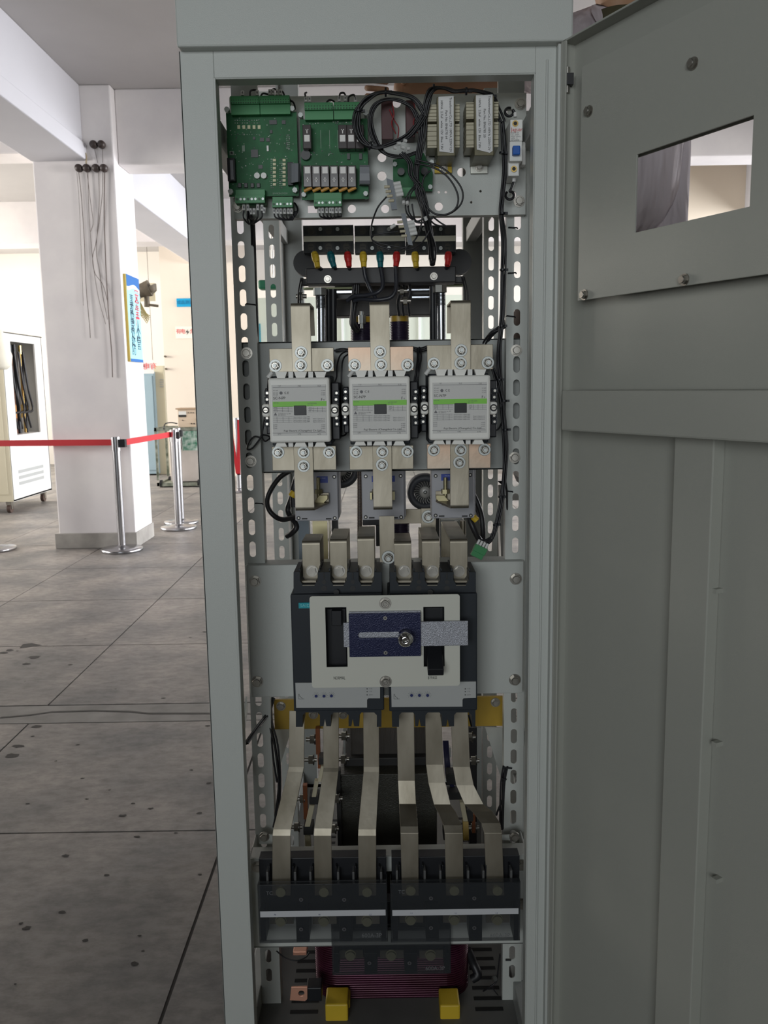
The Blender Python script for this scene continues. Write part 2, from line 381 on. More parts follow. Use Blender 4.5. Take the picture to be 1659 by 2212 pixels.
# circuit board plate
Y = 1.53
x0, x1, za, zb = R(500, 205, 1136, 468, Y)
p = MB(); hs = []
for px, py, r in [(825, 340, 9), (825, 380, 9.5), (997, 372, 9), (948, 446, 8.5), (1018, 437, 2.6), (948, 415, 2.6), (963, 415, 2.6), (1038, 413, 2.6), (760, 451, 8.5), (832, 451, 8.5), (857, 223, 8.5), (718, 227, 8), (1116, 272, 7), (1108, 420, 7), (1100, 240, 7)]:
    c = W(px, py, Y); hs.append(circ(c.x, c.z, r/FPX*Y, 20))
c = W(675, 452, Y); hs.append(rect(c.x-.008, c.x+.008, c.z-.006, c.z+.006))
p.poly(rect(x0, x1, za, zb), hs, Y, Y+.002, PAINT); p.box(x0, x1, Y+.002, Y+.02, za, za+.002, PAINT); p.box(x0, x1, Y+.002, Y+.02, zb-.002, zb, PAINT)
bp = p.build('board_plate', cab, bevel=0)
for px, py in ((514, 447), (1124, 225), (1121, 435)): pbolt(px, py, Y, .0078, parent=bp)
MB().box(x0, x0+.045, Y+.02, Y+.03, zb-.02, zb+.10, PAINTD).build('corner_bracket', cab)
MB().box(x1-.045, x1, Y+.02, Y+.03, zb-.02, zb+.10, PAINTD).build('corner_bracket', cab)
# contactor plate
Y = 1.575; x0, x1, za, zb = R(523, 735, 1127, 1018, Y)
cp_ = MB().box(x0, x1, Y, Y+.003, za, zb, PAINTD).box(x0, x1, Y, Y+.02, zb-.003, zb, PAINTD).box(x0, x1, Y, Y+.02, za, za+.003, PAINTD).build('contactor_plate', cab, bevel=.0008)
for px, py in ((533, 763), (542, 996), (1115, 757), (1111, 988)): pbolt(px, py, YP, .0083, parent=cp_, h=.008)
# bypass breaker plate
Y = 1.53; x0, x1, za, zb = R(536, 1217, 1130, 1502, Y)
cp_ = MB().box(x0, x1, Y, Y+.003, za, zb, PAINT).box(x0, x1, Y+.003, Y+.05, zb-.003, zb, PAINT).box(x0, x1, Y+.003, Y+.03, za, za+.003, PAINT).build('breaker_plate', cab, bevel=.0015)
for px, py in ((551, 1255), (556, 1472), (1114, 1250), (1112, 1468)): pbolt(px, py, Y, .0088, parent=cp_, h=.009)
# bottom terminal bracket : shallow tray standing proud of the posts
Y = 1.463; x0, x1, za, zb = R(541, 1850, 1140, 2043, Y)
b = MB(); b.poly(rect(x0, x1, za, zb), [rect(-.11, .11, za+.03, zb-.03)], Y, Y+.003, PAINT)
b.box(x0, x1, Y+.003, Y+.04, zb-.003, zb, PAINT); b.box(x0, x1, Y, Y+.05, za, za+.003, PAINT)
for s_, e in ((x0, x0+.003), (x1-.003, x1)): b.box(s_, e, Y+.003, YP, za, zb, PAINT)
br = b.build('terminal_bracket', cab, bevel=.001)
for px, py in ((556, 1872), (1126, 1868), (1126, 1952)): pbolt(px, py, Y, .0088, parent=br, h=.006)
for sx, px in ((x0+.012, 571), (x1-.05, 1111)):
    zq = W(px, 1782, YP).z
    g = MB(); g.poly([(sx, zb), (sx+.036, zb), (sx+.036, zq), (sx+.004, zq)], [], Y+.05, Y+.053, PAINT)
    go = g.build('gusset', cab); c = W(px, 1807, Y+.05); bm_ = MB(); bolt(bm_, c, .0078); bm_.build('bolt', go)
# reactor support gussets behind the bars
for pl in ([(585, 1573), (625, 1573), (625, 1590), (606, 1652), (585, 1720)], [(1048, 1572), (1100, 1572), (1100, 1700), (1085, 1690)]):
    g = MB(); q = [W(x, y, 1.70) for x, y in pl]; g.poly([(v.x, v.z) for v in q], [], 1.70, 1.704, PAINT); g.build('gusset', cab)
for s_ in (-1, 1):
    X = XL+.02 if s_ < 0 else XR-.022
    za = W(540, 1710, 1.5).z; g = MB()
    g.add([(X, 1.46, za), (X, 1.46, za+.03), (X, 1.62, za+.14), (X, 1.62, za+.11), (X+.003, 1.46, za), (X+.003, 1.46, za+.03), (X+.003, 1.62, za+.14), (X+.003, 1.62, za+.11)],
          [(0, 1, 2, 3), (7, 6, 5, 4), (0, 4, 5, 1), (1, 5, 6, 2), (2, 6, 7, 3), (3, 7, 4, 0)], PAINT); g.build('diagonal_brace', cab)
# yellow board across the back below the breakers
Y = 1.62; x0, x1, za, zb = R(592, 1508, 1091, 1572, Y)
yb_ = MB().box(x0, x1, Y, Y+.006, za, zb, YVARN).build('insulation_board', cab, bevel=.0006, label='yellow varnished insulation board')
for px, py in ((607, 1525), (677, 1543), (741, 1543), (1070, 1517)): pbolt(px, py, Y, .0075, parent=yb_)
# base plate with louvre slots
GR = mat('base plate paint', (0.16, 0.16, 0.15), 0.6, var=0.3, scale=5)
b = MB(); b.box(XL, XR, 1.40, 2.5, .115, .12, GR)
for sx in (-.20, .165):
    for k in range(26): b.box(sx, sx+.055, 1.52+.03*k, 1.53+.03*k, .12, .1206, mat('black slot', (0.01, 0.01, 0.01), 0.8))
b.build('base_plate', cab)
MB().box(XL, XR, 1.375, 1.40, 0.02, .12, PAINTD).build('plinth', cab)
MB().box(XL, XR, 2.48, 2.53, 0.02, .12, PAINTD).build('plinth', cab)
for x in (XL+.05, XR-.05):
    for y in (1.45, 2.42): MB().cyl((x, y, 0), (x, y, .02), .025, BLACK).cyl((x, y, .02), (x, y, .115), .01, STEEL).build('foot', cab)

# door, swung out 117 degrees
AN = radians(27.2); dv = Vector((sin(AN), -cos(AN), 0)); nv = Vector((-cos(AN), -sin(AN), 0)); HG = Vector((0.2965, 1.372, 0))
DM = Matrix.Translation(HG) @ Matrix.Rotation(-(pi/2-AN), 4, 'Z')
def D(px, py, off):                              # pixel -> (u, z) on the door plane at that offset
    v = CM.to_3x3() @ Vector(((px-829.5)/FPX, -(py-1106)/FPX, -1.0)); p0 = HG+nv*off; o = Vector((0, 0, EYE))
    t = (p0-Vector((0, 0, p0.z))).dot(nv)/Vector((v.x, v.y, 0)).dot(nv); q = o+v*t
    return (q-p0).dot(dv), q.z
def dbuild(mb, name, par, bevel=0, label=None):
    mb.v = [DM @ v for v in mb.v]; return mb.build(name, par, bevel, label=label)
DPAINT = mat('shaded door paint', (0.36, 0.365, 0.325), 0.5, bump=0.12, bscale=900)  # cabinet paint again, darkened to paint in the shade over the door
zt = ZT-.002; zb = .13; DW = 0.57
win = [D(1378, 335, .03), D(1374, 502, .03), D(1621, 447, .03), D(1628, 249, .03)]
wu0 = win[0][0]; wu1 = win[2][0]; wz0 = (win[1][1]+win[2][1])/2; wz1 = (win[0][1]+win[3][1])/2
d = MB(); m_ = .006
d.poly(rect(0, DW, zb, zt), [rect(wu0-.040, wu1-.012, wz0-m_, wz1+m_)], -.002, 0, DPAINT)
for q in ((0, .003, zb, zt), (DW-.003, DW, zb, zt)): d.box(q[0], q[1], -.026, 0, q[2], q[3], DPAINT)
d.box(0, DW, -.026, 0, zt-.003, zt, DPAINT); d.box(0, DW, -.026, 0, zb, zb+.003, DPAINT)
d.box(.003, .012, -.026, -.023, zb, zt, DPAINT)
door = dbuild(d, 'door', cab, .001)
u0, zq = D(1246, 648, .03); _, zq2 = D(1659, 596, .03); pz = (zq+zq2)/2; _, ptop = D(1256, 225, .03)
v_ = MB(); v_.poly(rect(u0+.004, DW-.012, pz, ptop+.05), [rect(wu0, wu1, wz0, wz1)], -.032, -.029, DPAINT)
v_.box(u0+.004, u0+.007, -.029, -.002, pz+.02, ptop, DPAINT)
vp = dbuild(v_, 'viewing_plate', door, .0008)
for px, py in ((1272, 240), (1497, 137), (1262, 637), (1478, 604)):
    u, z = D(px, py, .033); m = MB(); bolt(m, (u, -.032, z), .0062, .006); dbuild(m, 'bolt', door)
_, r1 = D(1240, 843, .055); _, r0 = D(1240, 932, .055); u0, _ = D(1212, 890, .055)
dbuild(MB().box(u0, DW-.01, -.055, -.002, r0, r1, DPAINT), 'stiffener_rail', door, .003)
ua, _ = D(1452, 1100, .022); ub, _ = D(1536, 1100, .022)
s_ = MB(); s_.poly([(ua-.004, 0), (ua, .020), (ub, .020), (ub+.001, 0), ], [], zb+.02, r0, DPAINT)
s_.v = [Vector((q.x, -q.z-.002, q.y)) for q in s_.v]
dbuild(s_, 'stiffener_channel', door, .0015)
for py in (1278, 1610, 1905):
    u, z = D(1535, py, .02); dbuild(MB().box(u-.004, u+.004, -.014, -.002, z-.003, z+.003, DPAINT), 'spot_tab', door)
m = MB(); c = W(1225, 192, 1.36); m.box(c.x-.006, c.x+.008, 1.352, 1.37, c.z+.004, c.z+.02, BLACKM); m.cyl(c+Vector((0, 0, -.006)), c+Vector((0, 0, .03)), .004, STEEL)
m.build('hinge', door)

# ================================================================ CONTACTORS AND THEIR BUSBARS
LAB = mat('contactor nameplate', (0.60, 0.595, 0.57), 0.5)
LIME = mat('lime green stripe', (0.22, 0.62, 0.06), 0.5)
GRILL = 'contactors on the middle plate'
def contactor():
    Y = 1.455; t = thing('contactor', 'cream power contactor with lime stripe, leftmost of the three on the middle plate', 'contactor', W(647, 957, 1.575), GRILL)
    a = MB(); a.pbox(586, 812, 716, 962, Y+.03, .0915, DGREY)
    a.pbox(574, 838, 586, 938, Y+.045, .07, BLACK); a.pbox(716, 826, 734, 950, Y+.03, .08, BLACK)
    a.build('case', t, bevel=.002)
    b = MB(); x0, x1, z0, z1 = R(581, 816, 713, 956, Y); b.box(x0, x1, Y, Y+.032, z0, z1, CREAM)
    b.build('cover', t, bevel=.004, seg=3)
    for q in (566, 582), (712, 731):
        e = MB(); xa, xb, za, zb = R(q[0], 873, q[1], 901, Y+.012); e.box(xa, xb, Y+.012, Y+.03, za, zb, CREAM)
        e.build('mounting_ear', t, bevel=.004, seg=3)
    for px in (574, 723):
        s_ = MB(); c = W(px, 886, Y+.012); s_.cyl(c, c+Vector((0, -.0006, 0)), .0062, INK, 20); s_.cyl(c+Vector((0, -.0006, 0)), c+Vector((0, -.0014, 0)), .0038, STEEL, 16); s_.box(c.x-.0034, c.x+.0034, c.y-.002, c.y-.0013, c.z-.0005, c.z+.0005, INK)
        s_.build('mounting_screw', t)
    for ys, y2, sgn in ((803, 817, 1), (955, 965, -1)):
        k = MB()
        for cx, wd in ((607, 26), (649, 28), (692, 26)):
            p, q = (W(cx-wd/2, ys if sgn > 0 else y2, Y+.012), W(cx+wd/2, ys if sgn > 0 else y2, Y+.012))
            r_, s_ = (W(cx+wd/2-5, y2 if sgn > 0 else ys, Y+.012), W(cx-wd/2+5, y2 if sgn > 0 else ys, Y+.012))
            k.poly([(v.x, v.z) for v in ([s_, r_, q, p])], [], Y+.012, Y+.03, CREAM)
        for cx in (628, 671): k.pbox(cx-5, ys, cx+5, y2, Y+.016, .012, WHITE)
        k.build('terminal_barrier', t)
    n = MB(); n.pbox(588, 831, 705, 941, Y-.0012, .0014, LAB); pl = n.build('nameplate', t)
    g = MB(); g.pbox(589, 867, 705, 878, Y-.0016, .0006, LIME); g.build('lime_stripe', pl)
    m = MB(); TY = Y-.0015
    def tx(s_, px, py, size, al='LEFT', mt=INK, xs=1): v = W(px, py, TY-.0004); m.text(s_, v.x, v.z, TY-.0004, size, mt, al, xs=xs)
    def ln(x0, y0, x1, y1, mt=INKG): m.pbox(x0, y0, x1, y1, TY, .0003, mt)
    ln(589, 836, 704, 836.8)
    for px, s1, s2 in ((600, '1 L1', '2 T1'), (643, '3 L2', '4 T2'), (686, '5 L3', '6 T3')):
        tx(s1, px, 833.5, .0030); tx(s2, px, 938, .0030)
    ln(589, 934.5, 704, 935.2)
    for y in (844, 849, 853): tx('A1 coil', 590, y, .0026, mt=INKG); tx('13 NO', 693, y, .0026, mt=INKG)
    for y in (918, 922, 926): tx('22 NC', 590, y, .0026, mt=INKG); tx('14 NO', 693, y, .0026, mt=INKG)
    c = W(607, 849, TY); m.cyl(c, c+Vector((0, -.0004, 0)), .0026, INKG, 16)
    tx('C E', 614, 849, .0052); tx('SC-N7P', 590, 860.5, .0060, xs=1.05); tx('F', 693, 863, .0062); tx('e', 698, 863, .005, mt=INKG)
    ln(590, 878.5, 632, 879.2)
    for y in (882, 886, 889.5): ln(590, y, 632, y+.5); ln(666, y, 705, y+.5)
    for x in (598, 610, 622, 676, 686, 696): ln(x, 879, x+.5, 890)
    for y, s_ in ((894, 'UL listed cont. eq. 3SE7'), (897, 'IEC 60947-4-1')): tx(s_, 601, y, .0022, mt=INKG)
    for y in (900, 904, 908, 912): ln(590, y, 632, y+.5)
    for x in (598, 611, 624): ln(x, 900, x+.5, 913)
    c = W(595, 895, TY); m.add([c+Vector((-.003, 0, -.002)), c+Vector((.003, 0, -.002)), c+Vector((0, 0, .003))], [(0, 1, 2)], INKG)
    for y in (901, 904.5, 908, 911.5): tx('Rated insulation voltage 690V', 634, y, .0023, mt=INKG); tx('Made in China lot 12', 676, y, .0023, mt=INKG) if y > 902 else None
    tx('coil 200-240V', 664, 871.5, .0028, mt=INKG); tx('AC / DC', 664, 875.5, .0026, mt=INKG); tx('AC3 Ith', 591, 870.5, .0026, mt=INKG)
    tx('Fuji Electric (Changshu) Co.,Ltd.', 613, 931, .0043, xs=1.15); tx('Made in China', 686, 931.5, .0021, mt=INKG)
    for y, v in ((882, '55kW'), (886, '75kW'), (889, '110')): tx(v, 591, y-1.3, .002, mt=INKG); tx(v, 667, y-1.3, .002, mt=INKG)
    m.build('print', pl)
    MB().pbox(635, 876, 661.5, 897, Y-.003, .003, BLACK).build('indicator_window', t, bevel=.0006)
    for ax, ay in ((727, 849), (726, 863), (727, 903), (728, 916), (577, 849), (577, 863), (577, 903), (577, 916)):
        q = MB(); yy = Y+.022 if ax > 700 else Y+.036
        q.pbox(ax-6, ay-5.5, ax+6, ay+5.5, yy, .012, DGREY); c = W(ax, ay, yy); q.cyl(c, c+Vector((0, -.0008, 0)), .0034, BLACK, 12); q.cyl(c+Vector((0, -.0008, 0)), c+Vector((0, -.0014, 0)), .0022, STEEL, 10); q.build('auxiliary_contact', t, bevel=.0008)
    return t
ct = contactor(); OFF = .1352
kc = [ct, dup(ct, (OFF, 0, 0), 'cream power contactor with lime stripe, middle of the three on the middle plate'),
      dup(ct, (2*OFF, 0, 0), 'cream power contactor with lime stripe, rightmost of the three on the middle plate')]
NM = ('left', 'middle', 'right')
def comb(px0, y0, px1, y1, nuts, Y, label, grp, m=TIN):
    t = thing('bridging_busbar', label, 'busbar', W((px0+px1)/2, (y0+y1)/2, Y), grp)
    x0, x1, z0, z1 = R(px0, y0, px1, y1, Y); MB().box(x0, x1, Y, Y+.004, z0, z1, m).build('plate', t, bevel=.0007)
    for px, py in nuts: b = MB(); nutstud(b, W(px, py, Y)); b.build('terminal_nut', t)
    return t
COP2 = mat('worn tinned copper with pink copper showing', (0.44, 0.40, 0.33), 0.45, 0.85, col2=(0.46, 0.31, 0.22), scale=6, bump=0.1, bscale=60)
g = 'bridging bars above the contactors'
comb(582, 752, 721, 803, ((595, 790), (707, 789)), 1.50, 'wide tinned bridging plate bolted above the left contactor', g)
comb(752, 749, 893, 801, ((766, 789), (880, 788.5)), 1.50, 'wide tinned bridging plate bolted above the middle contactor', g, COP2)
comb(922.5, 744.6, 1065, 799, ((937, 785.5), (1053.6, 783.5)), 1.50, 'wide tinned bridging plate bolted above the right contactor', g)
g = 'bridging bars below the contactors'
comb(588, 964, 726, 1016, ((601, 977), (711, 977)), 1.50, 'wide tinned bridging plate bolted below the left contactor', g)
comb(755, 963, 893, 1014, ((769, 976), (880, 975.5)), 1.50, 'wide tinned bridging plate bolted below the middle contactor', g)
comb(922.5, 958.7, 1060, 1012, ((937, 972), (1046.6, 971)), 1.50, 'wide tinned bridging plate with pink copper patch below the right contactor', g, COP2)
def ubar(px0, px1, ytop, ybot, Y, nuts, label, grp, up=True, back=.05, drop=.05, dx=0):
    t = thing('busbar', label, 'busbar', W((px0+px1)/2, (ytop+ybot)/2, Y), grp)
    x0, x1, z0, z1 = R(px0, ytop, px1, ybot, Y); r = .007; secs = []
    s_ = 1 if up else -1; ze = z1 if up else z0; zs = z0 if up else z1
    secs.append(((x0, Y, zs), (x1, Y, zs)))
    for k in range(7):
        a = k/6*pi/2; secs.append(((x0, Y+r-r*cos(a), ze-s_*(r-r*sin(a))), (x1, Y+r-r*cos(a), ze-s_*(r-r*sin(a)))))
    secs.append(((x0+dx, Y+back, ze), (x1+dx, Y+back, ze)))
    secs.append(((x0+dx, Y+back+.004, ze-s_*drop), (x1+dx, Y+back+.004, ze-s_*drop)))
    b = MB(); b.ribbon(secs, .004 if up else -.004, TIN); b.build('bar', t, bevel=.0005)
    for px, py in nuts: b = MB(); nutstud(b, W(px, py, Y)); b.build('terminal_nut', t)
    return t
g = 'hooked bars rising from the contactors'
for i, (a, b_, y, ns) in enumerate(((629.5, 671.5, 654, ((650.5, 761.5), (650, 789))), (799.5, 842, 651.6, ((821, 760), (823, 788))), (974, 1017, 648, ((996, 757), (995, 784.5))))):
    ubar(a, b_, y, (803, 801, 799)[i], 1.496, ns, 'vertical tinned bar folded back at its top, rising over the %s contactor' % NM[i], g, back=.09)
g = 'hooked bars hanging from the contactors'
for i, (a, b_, y, ns) in enumerate(((636, 677.5, 1104, ((656, 977), (656, 1006.5))), (805.5, 847, 1102, ((826, 976), (825, 1004))), (972.5, 1013, 1099, ((995, 972), (992, 999))))):
    ubar(a, b_, (964, 963, 958.7)[i], y, 1.496, ns, 'vertical tinned bar curled back at its foot, hanging under the %s contactor' % NM[i], g, up=False, back=.09, drop=.02, dx=.02*(1-i))
# wire markers at the coil terminals
for i, (px, py) in enumerate(((583, 810), (757, 808), (923, 803))):
    a = W(px-4, py+6, 1.47); c = W(px+5, py-6, 1.47)
    o = MB().cyl(a, c, .0035, SLEEVE, 10).build('wire_marker'); tag(o, 'white marker sleeve at the top left corner of the %s contactor' % NM[i], 'wire marker', 'markers on contactor coil wires')

# ================================================================ BYPASS BREAKERS
def breaker(px0, px1, pockets, lab, label, dials, ext):
    Y = 1.435; t = thing('circuit_breaker', label, 'circuit breaker', W((px0+px1)/2, 1540, 1.53), 'moulded case breakers on the lower plate')
    a = MB(); x0, x1, z0, z1 = R(px0, 1283, px1, 1536, Y); a.box(x0, x1, Y, 1.53, z0, z1, DGREY); a.build('case', t, bevel=.002)
    # upper deck with three terminal pockets
    d = MB(); ol = [(px0+3, 1283), (px1-3, 1283), (px1-3, 1236)]
    for p0, p1 in pockets[::-1]: ol += [(p1, 1236), (p1, 1254), (p1-6, 1263), (p0+6, 1263), (p0, 1254), (p0, 1236)]
    ol += [(px0+3, 1236)]
    q = [W(x, y, Y+.008) for x, y in ol]; d.poly([(v.x, v.z) for v in q], [], Y+.008, 1.53, DGREY)
    for p0, p1 in pockets:
        for px in (p0-3, p1+3):
            v = W(px, 1236, Y+.008); zt_ = v.z+.004; d.box(v.x-.0014, v.x+.0014, Y+.02, 1.53, v.z-.01, zt_, DGREY)
    for k in range(2):
        cx = (pockets[k][1]+pockets[k+1][0])/2
        for py, r in ((1257, .0038), (1271, .005)): c = W(cx, py, Y+.008); d.cyl(c+Vector((0, .001, 0)), c+Vector((0, -.0006, 0)), r, INK, 16)
        d.pbox(cx-1.6, 1237, cx+1.6, 1251, Y+.0074, .002, INK)
    c = W((pockets[1][0]+pockets[1][1])/2-5, 1279, Y); d.cyl(c, c+Vector((0, -.0006, 0)), .0048, INK, 16)
    for k, (p0, p1) in enumerate(pockets): d.pbox(p0+2, 1255, p1-3, 1259, Y+.018, .01, TIN); d.pbox(p0+5, 1264, p1-6, 1265.4, Y+.0072, .001, TIN)
    d.build('terminal_deck', t, bevel=.0005)
    # lower deck
    d = MB(); ol = [(px0+8, 1533), (px1-4, 1533)]; ol += [(px1-4, 1570), (px1-14, 1570)]
    sh = 6
    ol += [(pockets[2][1]+sh+1, 1570), (pockets[2][1]+sh, 1545), (pockets[2][1], 1539), (pockets[2][0]+sh, 1539), (pockets[2][0]+1, 1545), (pockets[2][0]+1, 1569), (pockets[2][0]-10, 1569), (pockets[2][0]-13, 1553), (pockets[2][0]-16, 1569), (pockets[1][1]+4, 1569), (pockets[1][1]+4, 1545), (pockets[1][1]-2, 1539), (pockets[1][0]+6, 1539), (pockets[1][0]+1, 1545), (pockets[1][0]+1, 1569), (pockets[1][0]-9, 1569), (pockets[1][0]-12, 1553), (pockets[1][0]-15, 1569), (pockets[0][1]+5, 1569), (pockets[0][1]+5, 1545), (pockets[0][1], 1539), (pockets[0][0]+12, 1539), (pockets[0][0]+6, 1545), (pockets[0][0]+6, 1570), (px0+8, 1570)]
    q = [W(x, y, Y+.01) for x, y in ol][::-1]; d.poly([(v.x, v.z) for v in q], [], Y+.01, 1.50, DGREY); d.build('terminal_deck', t)
    p = MB(); x0, x1, z0, z1 = R(lab[0], lab[1], lab[2], 1527, Y-.002); q = [W(x, y, Y-.002) for x, y in ext]; p.poly([(v.x, v.z) for v in q], [], Y-.003, Y, mat('trip unit panel', (0.42, 0.43, 0.42), 0.5))
    tp = p.build('trip_panel', t)
    for k, (dx, dy) in enumerate(dials):
        b = MB(); c = W(dx, dy, Y-.003); b.cyl(c, c+Vector((0, -.001, 0)), .0044, mat('dial scale', (0.36, 0.37, 0.37), 0.5), 20); b.cyl(c, c+Vector((0, -.002, 0)), .0026, mat('dark blue dial', (0.01, 0.02, 0.12), 0.4), 14)
        for j in range(9): a_ = radians(-30+30*j); b.box(c.x+.0062*cos(a_)-.0003, c.x+.0062*cos(a_)+.0003, c.y-.0004, c.y, c.z+.0062*sin(a_)-.0003, c.z+.0062*sin(a_)+.0003, INK)
        b.build('dial', tp)
    b = MB(); c = W(dials[0][0]-38, 1510, Y-.0034)
    b.tube([c+Vector((0, 0, .009)), c, c+Vector((.010, 0, 0))], .0003, INK, 4); b.tube([c+Vector((.001, 0, .009)), c+Vector((.002, 0, .005)), c+Vector((.006, 0, .002)), c+Vector((.006, 0, 0))], .0003, INK, 4)
    for k, py in enumerate((1488, 1494, 1501)): v = W(lab[2]+(8 if lab[0] < 700 else 8), py, Y-.0033); b.box(v.x-.0008, v.x+.0008, v.y-.0004, v.y, v.z-.0008, v.z+.0008, INK); b.text(('>105', '> 90', 'alarm')[k], v.x+.003, v.z, v.y, .003, INKG, 'LEFT')
    b.build('print', tp)
    return t
b1 = breaker(631, 828, ((648, 686), (714, 749), (775, 808)), (638, 1474, 785), 'charcoal moulded case breaker at left behind the interlock plate, with teal maker label', ((683, 1503), (700, 1503), (716, 1502.5)),
        ((638, 1475), (821, 1474), (821, 1508), (796, 1508), (793, 1511), (793, 1528), (640, 1528.5)))
b2 = breaker(839, 1031, ((856, 892), (918, 951), (980, 1013)), (845, 1485, 997), 'charcoal moulded case breaker at right behind the interlock plate, black handle down', ((889, 1501.5), (906, 1501.5), (923.6, 1501.5)),
        ((845, 1474), (1028, 1472), (1028, 1507), (1001, 1508), (999, 1511), (999, 1526), (846, 1527)))
lb = MB(); lb.pbox(645, 1302, 672, 1314, 1.4325, .003, mat('teal maker label', (0.0, 0.30, 0.36), 0.5)); v = W(648, 1308.5, 1.432); lb.text('SAID', v.x, v.z, 1.4318, .0072, mat('pale teal ink', (0.2, 0.6, 0.62), 0.5), 'LEFT', xs=1.15); lb.build('maker_label', b1, label='teal label reading SAID')
hs = MB(); hs.pbox(707, 1316, 748, 1438, 1.425, .01, BLACK); hs.pbox(716, 1320, 738, 1352, 1.408, .03, BLACK); hs.build('handle', b1, bevel=.001)
hs = MB(); hs.pbox(917, 1313, 958, 1438, 1.425, .01, BLACK)
x0, x1, z0, z1 = R(923, 1392, 957, 1453, 1.392)
hs.add([(x0, 1.376, z0), (x1, 1.376, z0), (x1, 1.43, z0+.012), (x0, 1.43, z0+.012), (x0, 1.372, z0+.013), (x1, 1.372, z0+.013), (x1, 1.43, z1), (x0, 1.43, z1)], [(0, 1, 5, 4), (4, 5, 6, 7), (0, 3, 2, 1), (0, 4, 7, 3), (1, 2, 6, 5), (3, 7, 6, 2)], BLACK)
hs.build('handle', b2, bevel=.0015)
# interlock plate with slider
Y = 1.400
il_ = thing('interlock_plate', 'cream bypass interlock plate with blue slider, marked NORMAL and BYPASS', 'interlock plate', W(832, 1485, Y))
x0, x1, z0, z1 = R(671, 1286, 993.5, 1484, Y)
h1 = R(704, 1312, 749.5, 1441, Y); h2 = R(915, 1311, 960, 1440, Y); r = .005
ol = []
for cx, cz, a0 in ((x0+r, z0+r, pi), (x1-r, z0+r, 1.5*pi), (x1-r, z1-r, 0), (x0+r, z1-r, .5*pi)): ol += [(cx+r*cos(a0+k*pi/8), cz+r*sin(a0+k*pi/8)) for k in range(5)]
MB().poly(ol, [rect(*h1), rect(*h2)], Y, Y+.0025, mat('interlock plate paint', (0.60, 0.60, 0.53), 0.45)).build('plate', il_, bevel=.0005)
for px, py in ((832, 1303), (833, 1472)):
    b = MB(); c = W(px, py, Y); bolt(b, c, .0082, .006); b.cyl(c+Vector((0, -.0062, 0)), c+Vector((0, -.0075, 0)), .0055, STEEL, 20, r2=.003); b.build('bolt', il_)
b = MB()
for s_, px, py in (('NORMAL', 733, 1465), ('BYPASS', 934, 1464.5)): v = W(px, py, Y-.0005); b.text(s_, v.x, v.z, v.y, .0078, INK, xs=.62)
b.build('lettering', il_)
SL = mat('brushed zinc slider', (0.38, 0.39, 0.43), 0.38, .7, bump=.6, bscale=700)
MB().pbox(742, 1343.5, 1011, 1396.5, Y-.006, .004, SL).build('slider', il_, bevel=.0006)
NAVY = mat('dark blue anodised plate', (0.012, 0.016, 0.06), 0.28, .3, bump=.3, bscale=500)
x0, x1, z0, z1 = R(754, 1325, 909, 1419, Y-.011); sl = R(773, 1366, 872, 1378.5, Y-.011); rr = (sl[3]-sl[2])/2
slot = [(sl[0]+rr-rr*cos(a), (sl[2]+sl[3])/2+rr*sin(a)) for a in [-pi/2+pi*k/6 for k in range(7)]][::1]
slot = [(sl[0]+rr+rr*cos(pi/2+pi*k/6), (sl[2]+sl[3])/2+rr*sin(pi/2+pi*k/6)) for k in range(7)]+[(sl[1], sl[2]), (sl[1], sl[3])]
gp = MB().poly(rect(x0, x1, z0, z1), [slot], Y-.010, Y-.0065, NAVY).build('guide_plate', il_, bevel=.0005, label='dark blue guide plate')
MB().pbox(754, 1321, 908, 1326, Y-.006, .006, SL).build('spacer', il_)
for px, py in ((832, 1335), (833, 1410)): c = W(px, py, Y-.0105); b = MB(); b.cyl(c, c+Vector((0, -.001, 0)), .0032, STEEL, 16); b.cyl(c+Vector((0, -.001, 0)), c+Vector((0, -.0012, 0)), .0016, INK, 6, smooth=False); b.build('screw', gp)
CHR = mat('polished chrome', (0.75, 0.74, 0.72), 0.12, 1.0)
c = W(875, 1371, Y-.0105); k = MB(); k.lathe(c, [(0.0112, 0), (.0112, .004), (.007, .007), (.006, .014), (.0085, .017), (.0125, .022), (.0132, .027), (.0115, .032), (.007, .0355), (.0028, .0365), (.0026, .0355), (0, .0355)], CHR, 32, 'Y')
k.build('knob', il_, label='chrome mushroom knob')

